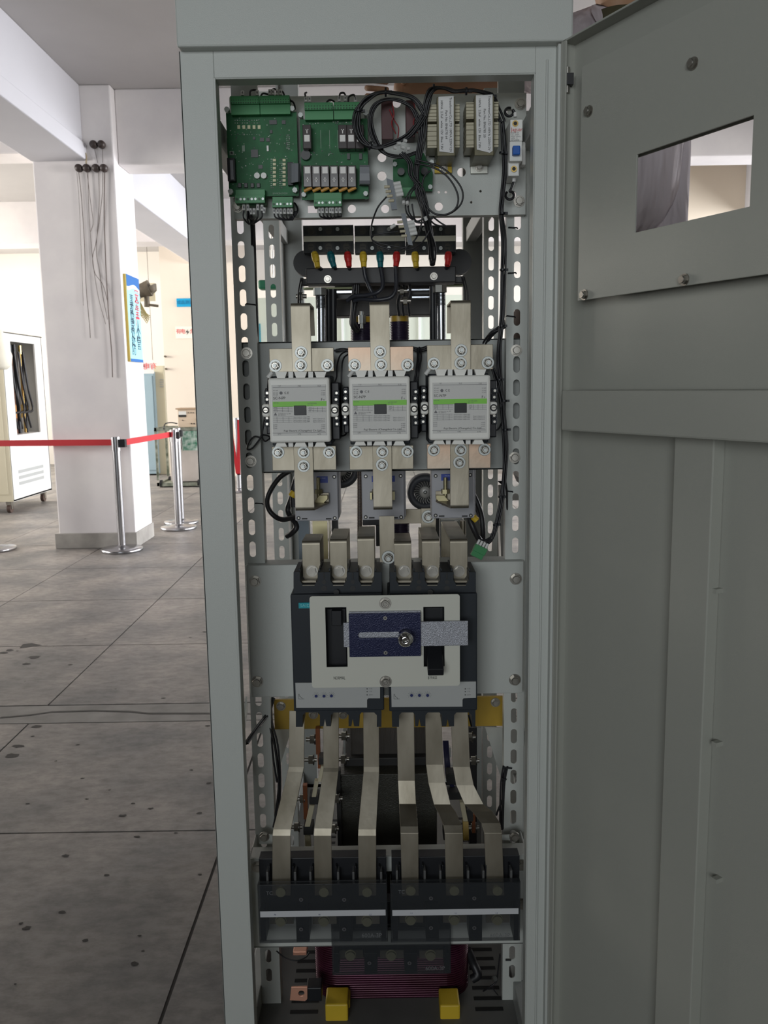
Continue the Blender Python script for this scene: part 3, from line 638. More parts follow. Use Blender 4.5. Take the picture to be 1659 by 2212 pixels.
# short bars from the breaker tops
g = 'short bent bars on top of the breakers'
LN = ('leftmost', 'second', 'third', 'fourth', 'fifth', 'rightmost')
for i, (a, b_, yt, dx, yb2, bx) in enumerate(((653, 692, 1169, 8, .075, 674), (713, 750, 1165, 9, .115, 733), (772.6, 809, 1160, 3, .115, 791), (851.6, 889, 1170, -2, .09, 873), (911.6, 950, 1165, -8, .13, 934), (972, 1010, 1165, -16, .20, 991))):
    Y = 1.483; t = thing('busbar', 'short bent tinned bar standing on the breakers, %s of six' % LN[i], 'busbar', W((a+b_)/2, 1250, Y), g)
    x0, x1, z0, z1 = R(a, yt, b_, 1254, Y); r = .006; secs = [((x0, Y, z0), (x1, Y, z0))]
    for k in range(6): q = k/5*pi/2; secs.append(((x0, Y+r-r*cos(q), z1-r+r*sin(q)), (x1, Y+r-r*cos(q), z1-r+r*sin(q))))
    secs.append(((x0+dx*.0001, Y+yb2, z1), (x1+dx*.0001, Y+yb2, z1))); secs.append(((x0+dx*.0001, Y+yb2+.003, z1-.12), (x1+dx*.0001, Y+yb2+.003, z1-.12)))
    MB().ribbon(secs, .004, TIN).build('bar', t, bevel=.0005)
    b = MB(); c = W(bx, 1233, Y); b.cyl(c, c+Vector((0, -.0018, 0)), .0105, STEEL, 28); b.cyl(c+Vector((0, -.0018, 0)), c+Vector((0, -.006, 0)), .0078, STEEL, 6, smooth=False); b.cyl(c+Vector((0, -.006, 0)), c+Vector((0, -.0066, 0)), .006, STEEL, 18); b.build('bolt', t)
# long bars running down to the bottom terminal blocks
g = 'long bars running down to the bottom terminal blocks'
BARS = [
 [(625.4, 658, 1535, 1.50), (624, 657, 1655, 1.495), (622, 655, 1668, 1.49), (590.5, 629, 1792, 1.436), (589, 628, 1803, 1.432), (588.5, 628.5, 1932, 1.430)],
 [(698, 732, 1535, 1.50), (699, 732, 1657, 1.495), (698, 731, 1668, 1.49), (679, 717, 1790, 1.436), (678, 716, 1803, 1.432), (680, 718, 1932, 1.430)],
 [(784.6, 818.5, 1535, 1.50), (785.5, 819, 1655, 1.495), (785.5, 819, 1668, 1.49), (774, 812.5, 1792, 1.436), (773.5, 812.5, 1803, 1.432), (775, 813, 1932, 1.430)],
 [(856.5, 894, 1535, 1.50), (859.5, 896, 1685, 1.495), (862, 898.5, 1738, 1.48), (865, 902.5, 1788, 1.438), (865, 903.5, 1798, 1.432), (868, 904.5, 1932, 1.430)],
 [(918, 953, 1535, 1.50), (920, 957, 1650, 1.496), (925, 962, 1690, 1.49), (937, 973, 1738, 1.48), (947, 985, 1758, 1.462), (958, 997, 1785, 1.440), (960.5, 999.5, 1798, 1.432), (963, 1001, 1932, 1.430)],
 [(973, 1010, 1535, 1.50), (978, 1015, 1655, 1.496), (985, 1023, 1695, 1.49), (1003, 1044, 1738, 1.48), (1022, 1064, 1756, 1.462), (1040, 1080, 1780, 1.442), (1045.5, 1083.5, 1798, 1.432), (1051, 1089, 1932, 1.430)]]
for i, bb in enumerate(BARS):
    o = MB().ribbon([(W(a, y, Y), W(b_, y, Y)) for a, b_, y, Y in bb], .004, TIN).build('busbar', bevel=.0005)
    tag(o, 'long tinned bar running down from the breakers, %s of six' % LN[i], 'busbar', g)

# ================================================================ BOTTOM TERMINAL BLOCKS
STRIP = mat('white label strip', (0.55, 0.56, 0.58), 0.6)
COVB = mat('smoky clear cover', (0.045, 0.05, 0.055), 0.15, alpha=0.38, spec=.35)
def tblock(px0, px1, y0, y1, Yf, cols, txts, code, label, strip=True, lowcols=None):
    t = thing('terminal_block', label, 'terminal block', W((px0+px1)/2, y1, Yf+.06), 'large three-way terminal blocks')
    a = MB(); a.pbox(px0+3, y0-57, px1-2, y0+64, Yf+.036, .026, BLACK)
    if strip:
        for cx in cols:                                  # walls between the poles
            for e in (-26, 25): a.pbox(cx+e, y0-38, cx+e+3, y0-2, Yf+.024, .03, BLACK)
            for e in (-32, 28): a.pbox(cx+e, y0-26, cx+e+5, y0, Yf+.016, .03, mat('grey barrier edge', (0.10, 0.10, 0.10), 0.5))
    a.pbox(px0+4, y0+55, px0+16, y1-2, Yf+.014, .045, BLACK)
    a.pbox(px1-14, y0+55, px1-3, y1-2, Yf+.014, .045, BLACK)
    for k in range(2): cx = (cols[k]+cols[k+1])/2; a.pbox(cx-14, y0+55, cx+14, y1-1, Yf+.014, .045, BLACK)
    a.build('base', t, bevel=.0008)
    BH = mat('dull brass bolt head', (0.55, 0.53, 0.34), 0.5, .3)
    for k, cx in enumerate(cols):
        for py in ((y0+14, y0+78) if strip else (y0+58,)):
            b = MB(); Yb = (1.428 if strip else Yf+.03)+(.014 if py > y0+50 and strip else 0)
            if py > y0+50: b.pbox(cx-24, py-9, cx+27, py+8, Yb, .004, TIN)
            c = W(cx, py, Yb); b.cyl(c, c+Vector((0, -.0012, 0)), .0105, BH, 26); b.cyl(c, c+Vector((0, -.006, 0)), .0088, BH, 24); b.build('terminal_bolt', t)
    c_ = MB(); x0, x1, z0, z1 = R(px0, y0, px1, y1, Yf); c_.box(x0, x1, Yf, Yf+.0018, z0, z1, COVB); c_.box(x0, x1, Yf, Yf+.012, z1-.0018, z1, COVB); c_.box(x0, x1, Yf, Yf+.008, z0, z0+.0018, COVB)
    c_.box(x0, x0+.0016, Yf, Yf+.03, z0, z1, COVB); c_.box(x1-.0016, x1, Yf, Yf+.03, z0, z1, COVB)
    co = c_.build('cover', t, bevel=.0004, label='smoky transparent cover')
    if strip: MB().pbox(px0+4, y0+57, px1-4, y0+69.5, Yf-.0006, .0005, STRIP).build('label_strip', co)
    b = MB()
    for px, s_ in txts: v = W(px, y0+66, Yf-.001); b.text(s_, v.x, v.z, v.y, .0042, mat('blue pen', (0.02, 0.03, 0.15), 0.6))
    v = W(*code, Yf-.0005); b.text('600A-3P', v.x, v.z, v.y, .0115, mat('embossed grey lettering', (0.14, 0.145, 0.15), 0.4), xs=.9)
    if strip: v = W(px0+24, y0+20, Yf-.0005); b.text('TC', v.x, v.z, v.y, .010, mat('embossed grey lettering', (0.14, 0.145, 0.15), 0.4), xs=.9)
    b.build('lettering', co)
    for k in range(2):
        cx = (cols[k]+cols[k+1])/2-3
        for py in ((y0+33, y0+97) if strip else (y0+76,)):
            s_ = MB(); c = W(cx, py, Yf); s_.cyl(c, c+Vector((0, -.001, 0)), .0036, mat('dark screw', (0.15, 0.15, 0.16), .35, .6), 16); s_.cyl(c+Vector((0, -.001, 0)), c+Vector((0, -.0012, 0)), .002, INK, 6, smooth=False); s_.build('cover_screw', co)
    return t
tblock(558, 837, 1910, 2036, 1.402, (607, 700, 793), ((594, 'N'), (690, 'N'), (800, 'L2')), (803, 2021), 'smoky covered terminal block bolted at lower left, with white label strip')
tblock(843.5, 1124, 1907, 2034, 1.402, (887, 981, 1074), ((889, 'L1'), (985, 'L1'), (1073, 'L2')), (1080, 2021), 'smoky covered terminal block bolted at lower right, with white label strip')
tblock(716.5, 974, 2004, 2105, 1.448, (757, 845, 930), (), (940, 2092), 'lowest smoky terminal block hanging under the two larger ones', strip=False)

# ================================================================ CIRCUIT BOARDS, TRANSFORMERS, SMALL BREAKER
YB = 1.500
NYL = mat('white nylon standoff', (0.62, 0.66, 0.64), 0.4)
GREEND = mat('dark green terminal slots', (0.01, 0.07, 0.025), 0.5)
LED = mat('cream component', (0.62, 0.60, 0.38), 0.5)
SMOKE = mat('smoky relay case', (0.06, 0.05, 0.05), 0.15)
AMBER = mat('amber relay base', (0.55, 0.28, 0.05), 0.4)
RIB = mat('grey ribbon cable', (0.22, 0.23, 0.25), 0.5)
GOLDP = mat('solder mask pads', (0.16, 0.24, 0.17), 0.4)
def term(x0, y0, x1, y1, parent, n, Y=YB-.016, holes_low=False, split=.45, name='terminal_connector'):
    a = MB(); X0, X1, Z0, Z1 = R(x0, y0, x1, y1, Y); zm = Z1-(Z1-Z0)*split
    a.box(X0, X1, Y+.004, Y+.02, Z0, Z1, GREEN); a.box(X0, X1, Y-.002, Y+.01, Z0 if holes_low else zm, zm if holes_low else Z1, GREEN)
    for k in range(n):
        x = X0+(X1-X0)*(k+.5)/n; wd = (X1-X0)/n*.28; zc = (Z0+zm)/2 if holes_low else (zm+Z1)/2
        if holes_low: a.cyl((x, Y-.002, zc), (x, Y-.0026, zc), wd*1.2, WASH if k % 3 else GREEND, 10)
        else: a.box(x-wd, x+wd, Y-.0024, Y-.002, zm+.0005, zm+.003, GREEND); a.box(x-wd*.7, x+wd*.7, Y-.0024, Y-.002, zm+.005, zm+.0065, GREEND)
    return a.build(name, parent, bevel=.0004)
def sleeves(pts, parent, up=False, tail=.03, toY=None):
    for px, py, l, tilt in pts:
        a = W(px, py, YB-.006); b = W(px+tilt, py+(-l if up else l), YB-.004)
        m = MB(); m.cyl(a, b, .0027, SLEEVE, 10); c = (a+b)/2; m.box(c.x-.0012, c.x+.0012, c.y-.0029, c.y-.0026, c.z-.0022, c.z+.0022, INKG); m.build('marker_sleeve', parent)
# --- left logic board
g = 'boards on the upper plate'
t = thing('circuit_board', 'green logic board with white LEDs at the upper left of the cabinet', 'circuit board', W(567, 425, YB), g)
x0, x1, z0, z1 = R(491.5, 243, 643, 424, YB); MB().box(x0, x1, YB, YB+.0016, z0, z1, PCB).build('board', t)
term(498, 208, 560, 246, t, 12); term(561, 207, 626, 245, t, 12)
term(508, 408, 572, 439, t, 8, holes_low=True, split=.45); term(588, 424, 632, 448, t, 6, holes_low=True, split=.45)
for px, py in ((492, 240), (632, 238), (500, 416), (638, 413)): c = W(px, py, YB); m = MB(); m.cyl(c+Vector((0, .03, 0)), c+Vector((0, -.002, 0)), .003, NYL); m.cyl(c+Vector((0, -.002, 0)), c+Vector((0, -.010, 0)), .0045, NYL, 6, smooth=False); m.build('standoff', t, bevel=.0006)
def comp(px, py, w_, h_, mt, d=.0012, name='component', bev=0, par=None):
    m = MB(); a, b_, c, e = R(px-w_/2, py-h_/2, px+w_/2, py+h_/2, YB); m.box(a, b_, YB-d, YB, c, e, mt); return m.build(name, par or t, bevel=bev)
IC = mat('black chip', (0.02, 0.02, 0.022), 0.4)
comp(550, 332, 15, 17, IC, .0016, 'microchip'); 
for px, py, w_, h_ in ((590, 264.5, 16, 9), (613, 264.5, 8, 8), (566, 302, 9, 8), (579, 302, 8, 8), (563, 361, 9, 8), (586, 285, 5, 7), (549, 299, 5, 6)): comp(px, py, w_, h_, IC, .0014, 'microchip')
for px in (516, 527, 538, 549, 560): comp(px, 275, 6, 8, LED, .0015, 'indicator_lamp')
for k in range(7): comp(593, 346.5+8.7*k, 6.5, 5.5, LED, .0018, 'optocoupler'); comp(614, 346.5+8.7*k, 6.5, 5.5, LED, .0018, 'optocoupler')
for px, py in ((518, 401), (531.5, 401), (545.5, 401), (558.5, 401)): comp(px, py, 7.5, 10, IC, .003, 'inductor', .0005)
for px, py in ((556, 381), (570.5, 381)): c = W(px, py, YB); m = MB(); m.cyl(c, c+Vector((0, -.006, 0)), .0048, WHITE, 18); m.build('capacitor', t)
comp(501, 331, 10, 9, GOLDP, .0014, 'push_button'); c = W(501, 331, YB); MB().cyl(c, c+Vector((0, -.003, 0)), .0018, INK, 12).build('button_cap', t)
comp(578.5, 321, 4, 12, WHITE, .002, 'crystal'); comp(526, 321, 6, 13, GOLDP, .001, 'component')
random.seed(11); m = MB()
pads = [(random.uniform(498, 636), random.uniform(250, 404)) for _ in range(120)]+[(508+5.2*k, y) for k in range(11) for y in (260, 266, 291)]+[(586+4.1*(k % 2), 344+4.4*(k//2)) for k in range(30)]+[(605+4*(k % 2), 344+4.4*(k//2)) for k in range(30)]+[(619+3*(k % 3), 292+4*(k//3)) for k in range(24)]
for px, py in pads: w_ = random.choice((1.2, 1.8, 2.4)); a, b_, c, e = R(px-w_/2, py-1, px+w_/2, py+1, YB); m.box(a, b_, YB-.0006, YB, c, e, random.choice((GOLDP, GOLDP, IC, mat('pale pad', (0.4, 0.42, 0.38), 0.4))))
v = W(605, 418, YB); m.text('SF-MCB-2V220', v.x, v.z, YB-.0003, .004, GOLDP); m.build('surface_components', t)['kind'] = 'stuff'
m = MB(); m.pbox(621, 350, 633, 400, YB-.010, .01, BLACK); m.build('ribbon_connector', t, bevel=.0005)
secs = [(W(x, 353, y), W(x, 393+d_, y)) for x, y, d_ in ((628, 1.489, 2), (631, 1.481, 2), (637, 1.476, 1), (643, 1.478, 0), (647, 1.486, -1), (648, 1.498, -1))]
m = MB(); m.ribbon([(b_, a) for a, b_ in secs], .001, RIB); m.build('ribbon_cable', t)
m = MB(); m.pbox(491, 341, 508, 391, YB-.012, .012, BLACK); m.build('ribbon_connector', t, bevel=.0005)
m = MB(); m.pbox(497.5, 346, 504, 388, YB-.0135, .002, RIB); m.build('connector_insert', t)
sleeves([(527, 441, 13, 0), (535, 441, 14, 1), (541, 450, 13, 1), (549, 450, 13, 0), (557, 441, 13, 0), (566, 442, 13, 0), (572, 448, 12, -2)], t)
sleeves([(592, 449, 12, 1), (600, 449, 12, 0), (607, 449, 13, 0), (615, 449, 13, 0), (623, 449, 13, 0), (630, 449, 13, 0)], t)
sleeves([(524, 207, 10, 0), (556, 207, 11, 0), (583, 206, 12, 0), (590, 206, 12, 0), (598, 206, 12, 1), (606, 206, 12, 0)], t, up=True)
# --- relay board
t = thing('circuit_board', 'green relay board with smoky relays, second board from the left', 'circuit board', W(722, 431, YB), g)
x0, x1, z0, z1 = R(650, 257, 795, 431, YB); MB().box(x0, x1, YB, YB+.0016, z0, z1, PCB).build('board', t)
term(658, 222, 719.5, 257, t, 10); term(721, 221, 777, 256, t, 9); term(678, 415, 738, 446, t, 8, holes_low=True, split=.5)
for px, py in ((650, 251), (657, 422), (790, 420), (790, 247)): c = W(px, py, YB); m = MB(); m.cyl(c+Vector((0, .03, 0)), c+Vector((0, -.002, 0)), .003, NYL); m.cyl(c+Vector((0, -.002, 0)), c+Vector((0, -.008, 0)), .0042, NYL, 6, smooth=False); m.build('standoff', t, bevel=.0006)
RELW = mat('pale relay window', (0.72, 0.70, 0.67), 0.35)
def relay(px, y0, y1, wy0, wy1, wd=18.5):
    m = MB(); m.pbox(px-wd/2, y0, px+wd/2, y1, YB-.020, .02, SMOKE); r_ = m.build('relay', t, bevel=.001)
    m = MB(); m.pbox(px-wd*.34, wy0, px+wd*.34, wy1, YB-.0206, .002, RELW); m.build('relay_window', r_, bevel=.0008)
    m = MB(); m.pbox(px-1, wy1+8 if wy0 < y0+14 else wy0-12, px+1, wy1+18 if wy0 < y0+14 else wy0-3, YB-.0206, .001, RELW); m.pbox(px-3, (wy1+12) if wy0 < y0+14 else wy0-12, px+3, (wy1+14) if wy0 < y0+14 else wy0-10, YB-.0206, .001, RELW); m.build('armature', r_)
for px in (664, 683, 702, 721.6, 741, 760): relay(px, 357, 404, 360, 375)
for px in (663, 740, 758.5, 777): relay(px, 269, 321, 291, 306)
for k, px in enumerate((666, 685, 703, 722, 742, 761)):
    a = W(px-9, 413, YB-.014); b_ = W(px+8, 405, YB-.016); MB().cyl(a, b_, .0028, AMBER, 10).build('retaining_clip', t)
m = MB(); 
for k, px in enumerate((672.5, 693, 712, 730)): m.pbox(px-.5, 281, px+.5, 321, YB-.0004, .0004, GOLDP)
random.seed(5)
for k in range(70): px = random.uniform(655, 790); py = random.choice((326, 330, 334, 352, 262, 265, 268, 288, 315))+random.uniform(-2, 2); a, b_, c, e = R(px-1, py-1, px+1, py+1, YB); m.box(a, b_, YB-.0008, YB, c, e, random.choice((GOLDP, mat('pale pad', (0.4, 0.42, 0.38), 0.4), IC)))
m.build('surface_components', t)['kind'] = 'stuff'
c = W(661, 337, YB); MB().cyl(c, c+Vector((0, -.008, 0)), .008, IC, 24).build('buzzer', t)
for px in (753, 779): comp(px, 339, 6, 13, IC, .004, 'diode')
m = MB(); m.pbox(776, 388, 794, 400, YB-.006, .006, BLACK); m.build('ribbon_connector', t)
secs = [(W(777, y, Y_), W(798 if y < 390 else 799, y, Y_)) for y, Y_ in ((358, 1.486), (362, 1.480), (375, 1.478), (390, 1.478), (396, 1.482), (399, 1.490))]
m = MB(); m.ribbon(secs, .001, RIB); m.build('ribbon_cable', t)
sleeves([(690, 447, 13, 0), (697, 447, 13, 0), (706, 447, 13, 0), (714, 447, 13, 0), (719, 447, 14, 0), (727, 447, 13, 0), (734, 447, 13, 1)], t)
sleeves([(661, 221, 12, 0), (669, 221, 12, 0), (733, 220, 11, 0), (746, 219, 11, 0), (768, 221, 11, 0)], t, up=True)
# --- small board behind the wires
t = thing('circuit_board', 'small green board half hidden by the tangle of black wires', 'circuit board', W(892, 415, 1.515), g)
YS = 1.515
MB().poly([(q.x, q.z) for q in ipx([(849, 345, YS), (915, 330, YS), (935, 372, YS), (934, 413, YS), (880, 414, YS), (849, 392, YS)])][::-1], [], YS, YS+.0016, PCB).build('board', t)
for px, py in ((929, 405), (853, 356), (932, 352)): c = W(px, py, YS); MB().cyl(c, c+Vector((0, -.006, 0)), .004, NYL, 6, smooth=False).build('standoff', t)
for px, py in ((866, 374), (916, 373)): c = W(px, py, YS); MB().cyl(c, c+Vector((0, -.012, 0)), .006, IC, 18).build('capacitor', t)
MB().pbox(868, 405, 900, 424, YS-.01, .01, GREEN).build('terminal_connector', t)
# --- dark red modules
MAR = mat('dark maroon module', (0.06, 0.012, 0.014), 0.5)
for i, (a, b_, y0, y1) in enumerate(((824, 849, 217, 301), (877, 896, 216, 296))):
    t = thing('varistor_module', 'dark maroon upright module with red wires inside the black cable ring, %s one' % ('left' if i == 0 else 'right'), 'module', W((a+b_)/2, y1, 1.52), 'maroon modules on the upper plate')
    MB().pbox(a, y0, b_, y1, 1.495, .034, MAR).build('body', t, bevel=.0008)
    m = MB(); m.curve(ipx([(b_-2, y0+6, 1.49), (b_+2, y0+30, 1.48), (b_-3, y0+50, 1.483), (b_+6, y0+72, 1.488)]), .001, mat('dark red wire', (0.25, 0.02, 0.025), 0.45), 6)
    m.curve(ipx([(b_-8, y0+20, 1.49), (b_+4, y0+45, 1.484), (b_+12, y0+60, 1.484), (b_+10, y0+85, 1.488)]), .001, mat('dark red wire', (0.25, 0.02, 0.025), 0.45), 6); m.build('red_wire', t)
# --- two control transformers
BOB = mat('cream bobbin tape', (0.50, 0.46, 0.33), 0.35, var=.15, scale=30)
LAM = mat('olive steel laminations', (0.16, 0.145, 0.085), 0.4, .3, var=.3, scale=60)
LBL = mat('white paper label', (0.66, 0.66, 0.66), 0.6)
def transformer(lx0, lx1, ly0, ly1, bx0, bx1, by, foot, label, col_, lines, tilt=0):
    t = thing('control_transformer', label, 'transformer', W((lx0+lx1)/2, by[-1][1]+20, 1.53), 'control transformers on the upper plate')
    m = MB(); m.pbox(lx0-3, ly0, lx1+3, by[-1][1]+18, 1.452, .076, LAM); co = m.build('core', t, bevel=.001)
    for y0, y1 in by:
        m = MB(); m.pbox(bx0, y0, bx1, y1, 1.466, .05, BOB); 
        for k in range(5): zc = y0+(y1-y0)*(k+.5)/5; m.pbox(bx0-.6, zc-.6, bx1+.6, zc+.6, 1.4655, .05, LAM)
        m.build('coil', t, bevel=.004)
    m = MB(); a, b_, c, e = R(lx0, ly0, lx1, ly1, 1.4505); q = [W(lx0, ly0, 1.4505), W(lx1, ly0-2, 1.4505), W(lx1, ly1, 1.4505), W(lx1-6, ly1+4 if tilt else ly1, 1.4505), W(lx0+2, ly1-3, 1.4505)]
    m.poly([(v.x, v.z) for v in q][::-1], [], 1.4505, 1.4515, LBL); lb_ = m.build('label', t, label='white paper rating label')
    m = MB()
    for k, (s_, fx) in enumerate(lines): v = W(lx0+(lx1-lx0)*fx, (ly0+ly1)/2, 1.450); m.text(s_, v.x, v.z, v.y, .0052, INK, rot=pi/2, xs=1.0)
    m.build('print', lb_)
    m = MB(); m.pbox(foot[0], foot[1], foot[2], foot[3], 1.522, .006, col_); c = W((foot[0]+foot[2])/2, (foot[1]+foot[3])/2-2, 1.522); bolt(m, c, .006, .005); m.build('foot', t)
    return t
transformer(947, 980, 209, 330, 923, 993, ((225, 262), (268, 319)), (939, 360, 976, 373), 'control transformer with cream coils and white label, the left one', YELLOW, (('TransformerCo.,LTD 100VA 220V/12V', .80), ('Part No. BN6770 64', .52), ('100VA  2.7uF  white 12V  Blue 7.8V', .22)))
transformer(1028, 1064, 206, 326, 1007, 1077, ((220, 256), (264, 318)), (1017, 352, 1053, 374), 'control transformer with cream coils and white label, the right one beside the small breaker', mat('zinc foot', (0.5, 0.5, 0.45), 0.4, .8), (('TransformerCo.,LTD 100VA 220V/12V', .80), ('Part No. BN6785 20', .52), ('100VA  2.0uF  white 12V  Blue 7.8V', .22)), 1)
# --- small breaker
t = thing('miniature_breaker', 'small white circuit breaker with blue toggle by the right post', 'circuit breaker', W(1114, 378, 1.53))
m = MB(); m.pbox(1102, 258, 1129, 305, 1.472, .058, WHITE); m.pbox(1101, 305, 1128, 348, 1.462, .068, WHITE); m.pbox(1098, 348, 1121, 380, 1.474, .05, WHITE); m.pbox(1128, 306, 1135, 356, 1.50, .02, WHITE); m.build('case', t, bevel=.0012)
m = MB(); m.pbox(1108, 314, 1124, 334, 1.452, .016, mat('blue toggle', (0.0, 0.09, 0.42), 0.4)); m.build('toggle', t, bevel=.0015, label='blue toggle')
for px, py in ((1113, 267), (1110, 365)): m = MB(); c = W(px, py, 1.472); m.cyl(c, c+Vector((0, -.001, 0)), .005, GOLD, 18); m.cyl(c+Vector((0, -.001, 0)), c+Vector((0, -.0014, 0)), .003, INK, 12); m.build('terminal_screw', t)
m = MB(); v = W(1104, 280, 1.4715); m.text('Jaguar', v.x, v.z, v.y, .0085, mat('red print', (0.5, 0.02, 0.02), 0.5), 'LEFT', xs=.9)
for k in range(5): v = W(1104, 287+4*k, 1.4715); m.text(('DZ47-63', 'C6  230V', '400V 50Hz', '6000  3', 'IEC60898')[k], v.x, v.z, v.y, .0034, INKG, 'LEFT')
m.build('print', t)
for px, py, d_ in ((1113, 248, -8), (1110, 388, 8)): m = MB(); m.cyl(W(px, py-5, 1.49), W(px, py+5, 1.49), .003, SLEEVE, 10); m.build('marker_sleeve', t)
# ================================================================ WIRES ON THE UPPER PLATE
def bundle(name, label, cat, ctrl, n, rr, spread, group=None, m=RUB, seed=0, wob=0.4, parts=None):
    random.seed(seed); b = MB(); pts = ipx(ctrl)
    for k in range(n):
        a = 2*pi*k/max(n, 1); off = Vector((spread*cos(a), spread*sin(a)*.7, spread*sin(a)*.5)) if n > 1 else Vector((0, 0, 0))
        b.curve([p+off+Vector((random.uniform(-1, 1), random.uniform(-.3, .3), random.uniform(-1, 1)))*spread*wob for p in pts], rr, m, 7, 5)
    o = b.build(name); 
    return tag(o, label, cat, group)
def ties(pl, o_r=.0062, parent=None, tail=True):
    for px, py, Y, dx, dy in pl:
        c = W(px, py, Y); d = Vector((dx, 0, -dy)).normalized(); m = MB()
        m.cyl(c-d*.0015, c+d*.0015, o_r, BLACK, 12); q = d.orthogonal(); q = Vector((-d.z, 0, d.x)); q = q if q.x*1 > 0 else -q
        if tail: m.box(c.x+o_r*.6, c.x+o_r*.6+.006, c.y-.002, c.y+.002, c.z-.002, c.z+.002, BLACK)
        m.build('cable_tie', parent)
ring = [(850+72*cos(a), 268+66*sin(a)*(1 if a > 0 else 1), 1.462+.006*sin(3*a)) for a in [radians(q) for q in range(-150, 215, 20)]]
o = bundle('wire_loop', 'thick black wire loop coiled round the maroon modules', 'wire bundle', [(916, 245, 1.46), (895, 214, 1.458), (862, 202, 1.457), (825, 200, 1.457), (795, 212, 1.458), (774, 238, 1.459), (770, 272, 1.459), (783, 302, 1.459), (810, 318, 1.459), (845, 310, 1.459), (880, 295, 1.459), (903, 270, 1.458), (915, 250, 1.457)], 6, .0018, .0042, seed=1)
ties([(833, 199, 1.457, 1, 0), (775, 240, 1.457, .2, 1), (800, 315, 1.457, 1, .3)], .007, o)
o = bundle('wire_loop', 'inner black wire loop in front of the maroon modules', 'wire bundle', [(905, 262, 1.468), (888, 232, 1.466), (850, 214, 1.466), (815, 222, 1.466), (800, 255, 1.466), (806, 295, 1.466), (830, 330, 1.466), (868, 338, 1.466), (900, 330, 1.468)], 4, .0018, .003, seed=2)
o = bundle('wire_harness', 'black harness crossing above the two control transformers', 'wire bundle', [(915, 262, 1.462), (922, 222, 1.458), (935, 192, 1.455), (960, 190, 1.455), (985, 198, 1.455), (1015, 195, 1.455), (1042, 200, 1.458), (1062, 210, 1.468), (1076, 240, 1.478), (1085, 262, 1.482)], 7, .0018, .0040, seed=3)
ties([(937, 190, 1.455, 1, 0), (1007, 197, 1.452, 1, 0), (1060, 208, 1.462, 1, .7)], .006, o)
o = bundle('wire_harness', 'long black harness hanging from the boards down the right side to a green plug', 'wire bundle', [(1085, 262, 1.485), (1089, 300, 1.488), (1090, 360, 1.488), (1086, 420, 1.488), (1084, 462, 1.488), (1088, 520, 1.50), (1087, 600, 1.50), (1085, 680, 1.50), (1077, 760, 1.505), (1081, 830, 1.51), (1088, 900, 1.51), (1092, 960, 1.51), (1089, 1020, 1.51), (1083, 1080, 1.505), (1073, 1130, 1.50), (1062, 1162, 1.495), (1052, 1175, 1.49)], 4, .0018, .0026, seed=4, wob=.5)
ties([(1085, 330, 1.482, 0, 1), (1085, 461, 1.482, 0, 1), (1086, 583, 1.495, 0, 1), (1084, 704, 1.495, 0, 1), (1079, 820, 1.503, 0, 1), (1089, 866, 1.503, 0, 1), (1092, 928, 1.503, 0, 1), (1082, 1073, 1.50, 0, 1), (1071, 1133, 1.495, .2, 1)], .0052, o)
for a, b_ in (((1099, 491), (1117, 492)), ((1098, 590), (1114, 589)), ((1095, 682), (1112, 684)), ((1097, 1061), (1107, 1062)), ((532, 656), (551, 658)), ((552, 1087), (567, 1088))):
    o = MB().tube(ipx([(a[0]-2, a[1]+3, 1.56), (a[0], a[1], 1.546), (b_[0], b_[1], 1.546), (b_[0]+1, b_[1]+2, 1.553)]), .0012, BLACK, 6).build('cable_tie')
    tag(o, 'black cable tie looped through a slot of the %s post %s' % ('right' if a[0] > 900 else 'left', {491: 'just below the boards', 590: 'beside the coloured lugs', 682: 'above the contactor plate', 1061: 'below the contactor plate', 656: 'above the contactor plate', 1087: 'below the contactor plate'}[a[1]]), 'cable tie', 'cable ties on the posts')
# green plug at the end of the harness
t = thing('green_plug', 'green four way plug connector dangling right of the breakers', 'plug connector', W(1035, 1190, 1.488))
ang = radians(-27); c0 = W(1035, 1190, 1.488); M_ = Matrix.Translation(c0) @ Matrix.Rotation(radians(27), 4, 'Y')
m = MB(); m.box(-.0115, .0115, -.006, .006, -.003, .0095, GREEN); m.box(-.0108, .0108, -.004, .006, -.0125, -.003, GREEN); m.v = [M_ @ v for v in m.v]; m.build('plug_body', t, bevel=.0004)
for k in range(4):
    m = MB(); x = -.0085+k*.0056; m.cyl((x, 0, .0095), (x, 0, .0185), .0024, SLEEVE, 10); m.v = [M_ @ v for v in m.v]; m.build('marker_sleeve', t)
    a = M_ @ Vector((x, 0, .018)); m = MB(); m.curve([a, (a+W(1058, 1165, 1.49))/2+Vector((.002, 0, 0)), W(1060, 1160, 1.492)], .0013, RUB, 6); m.build('wire', t)
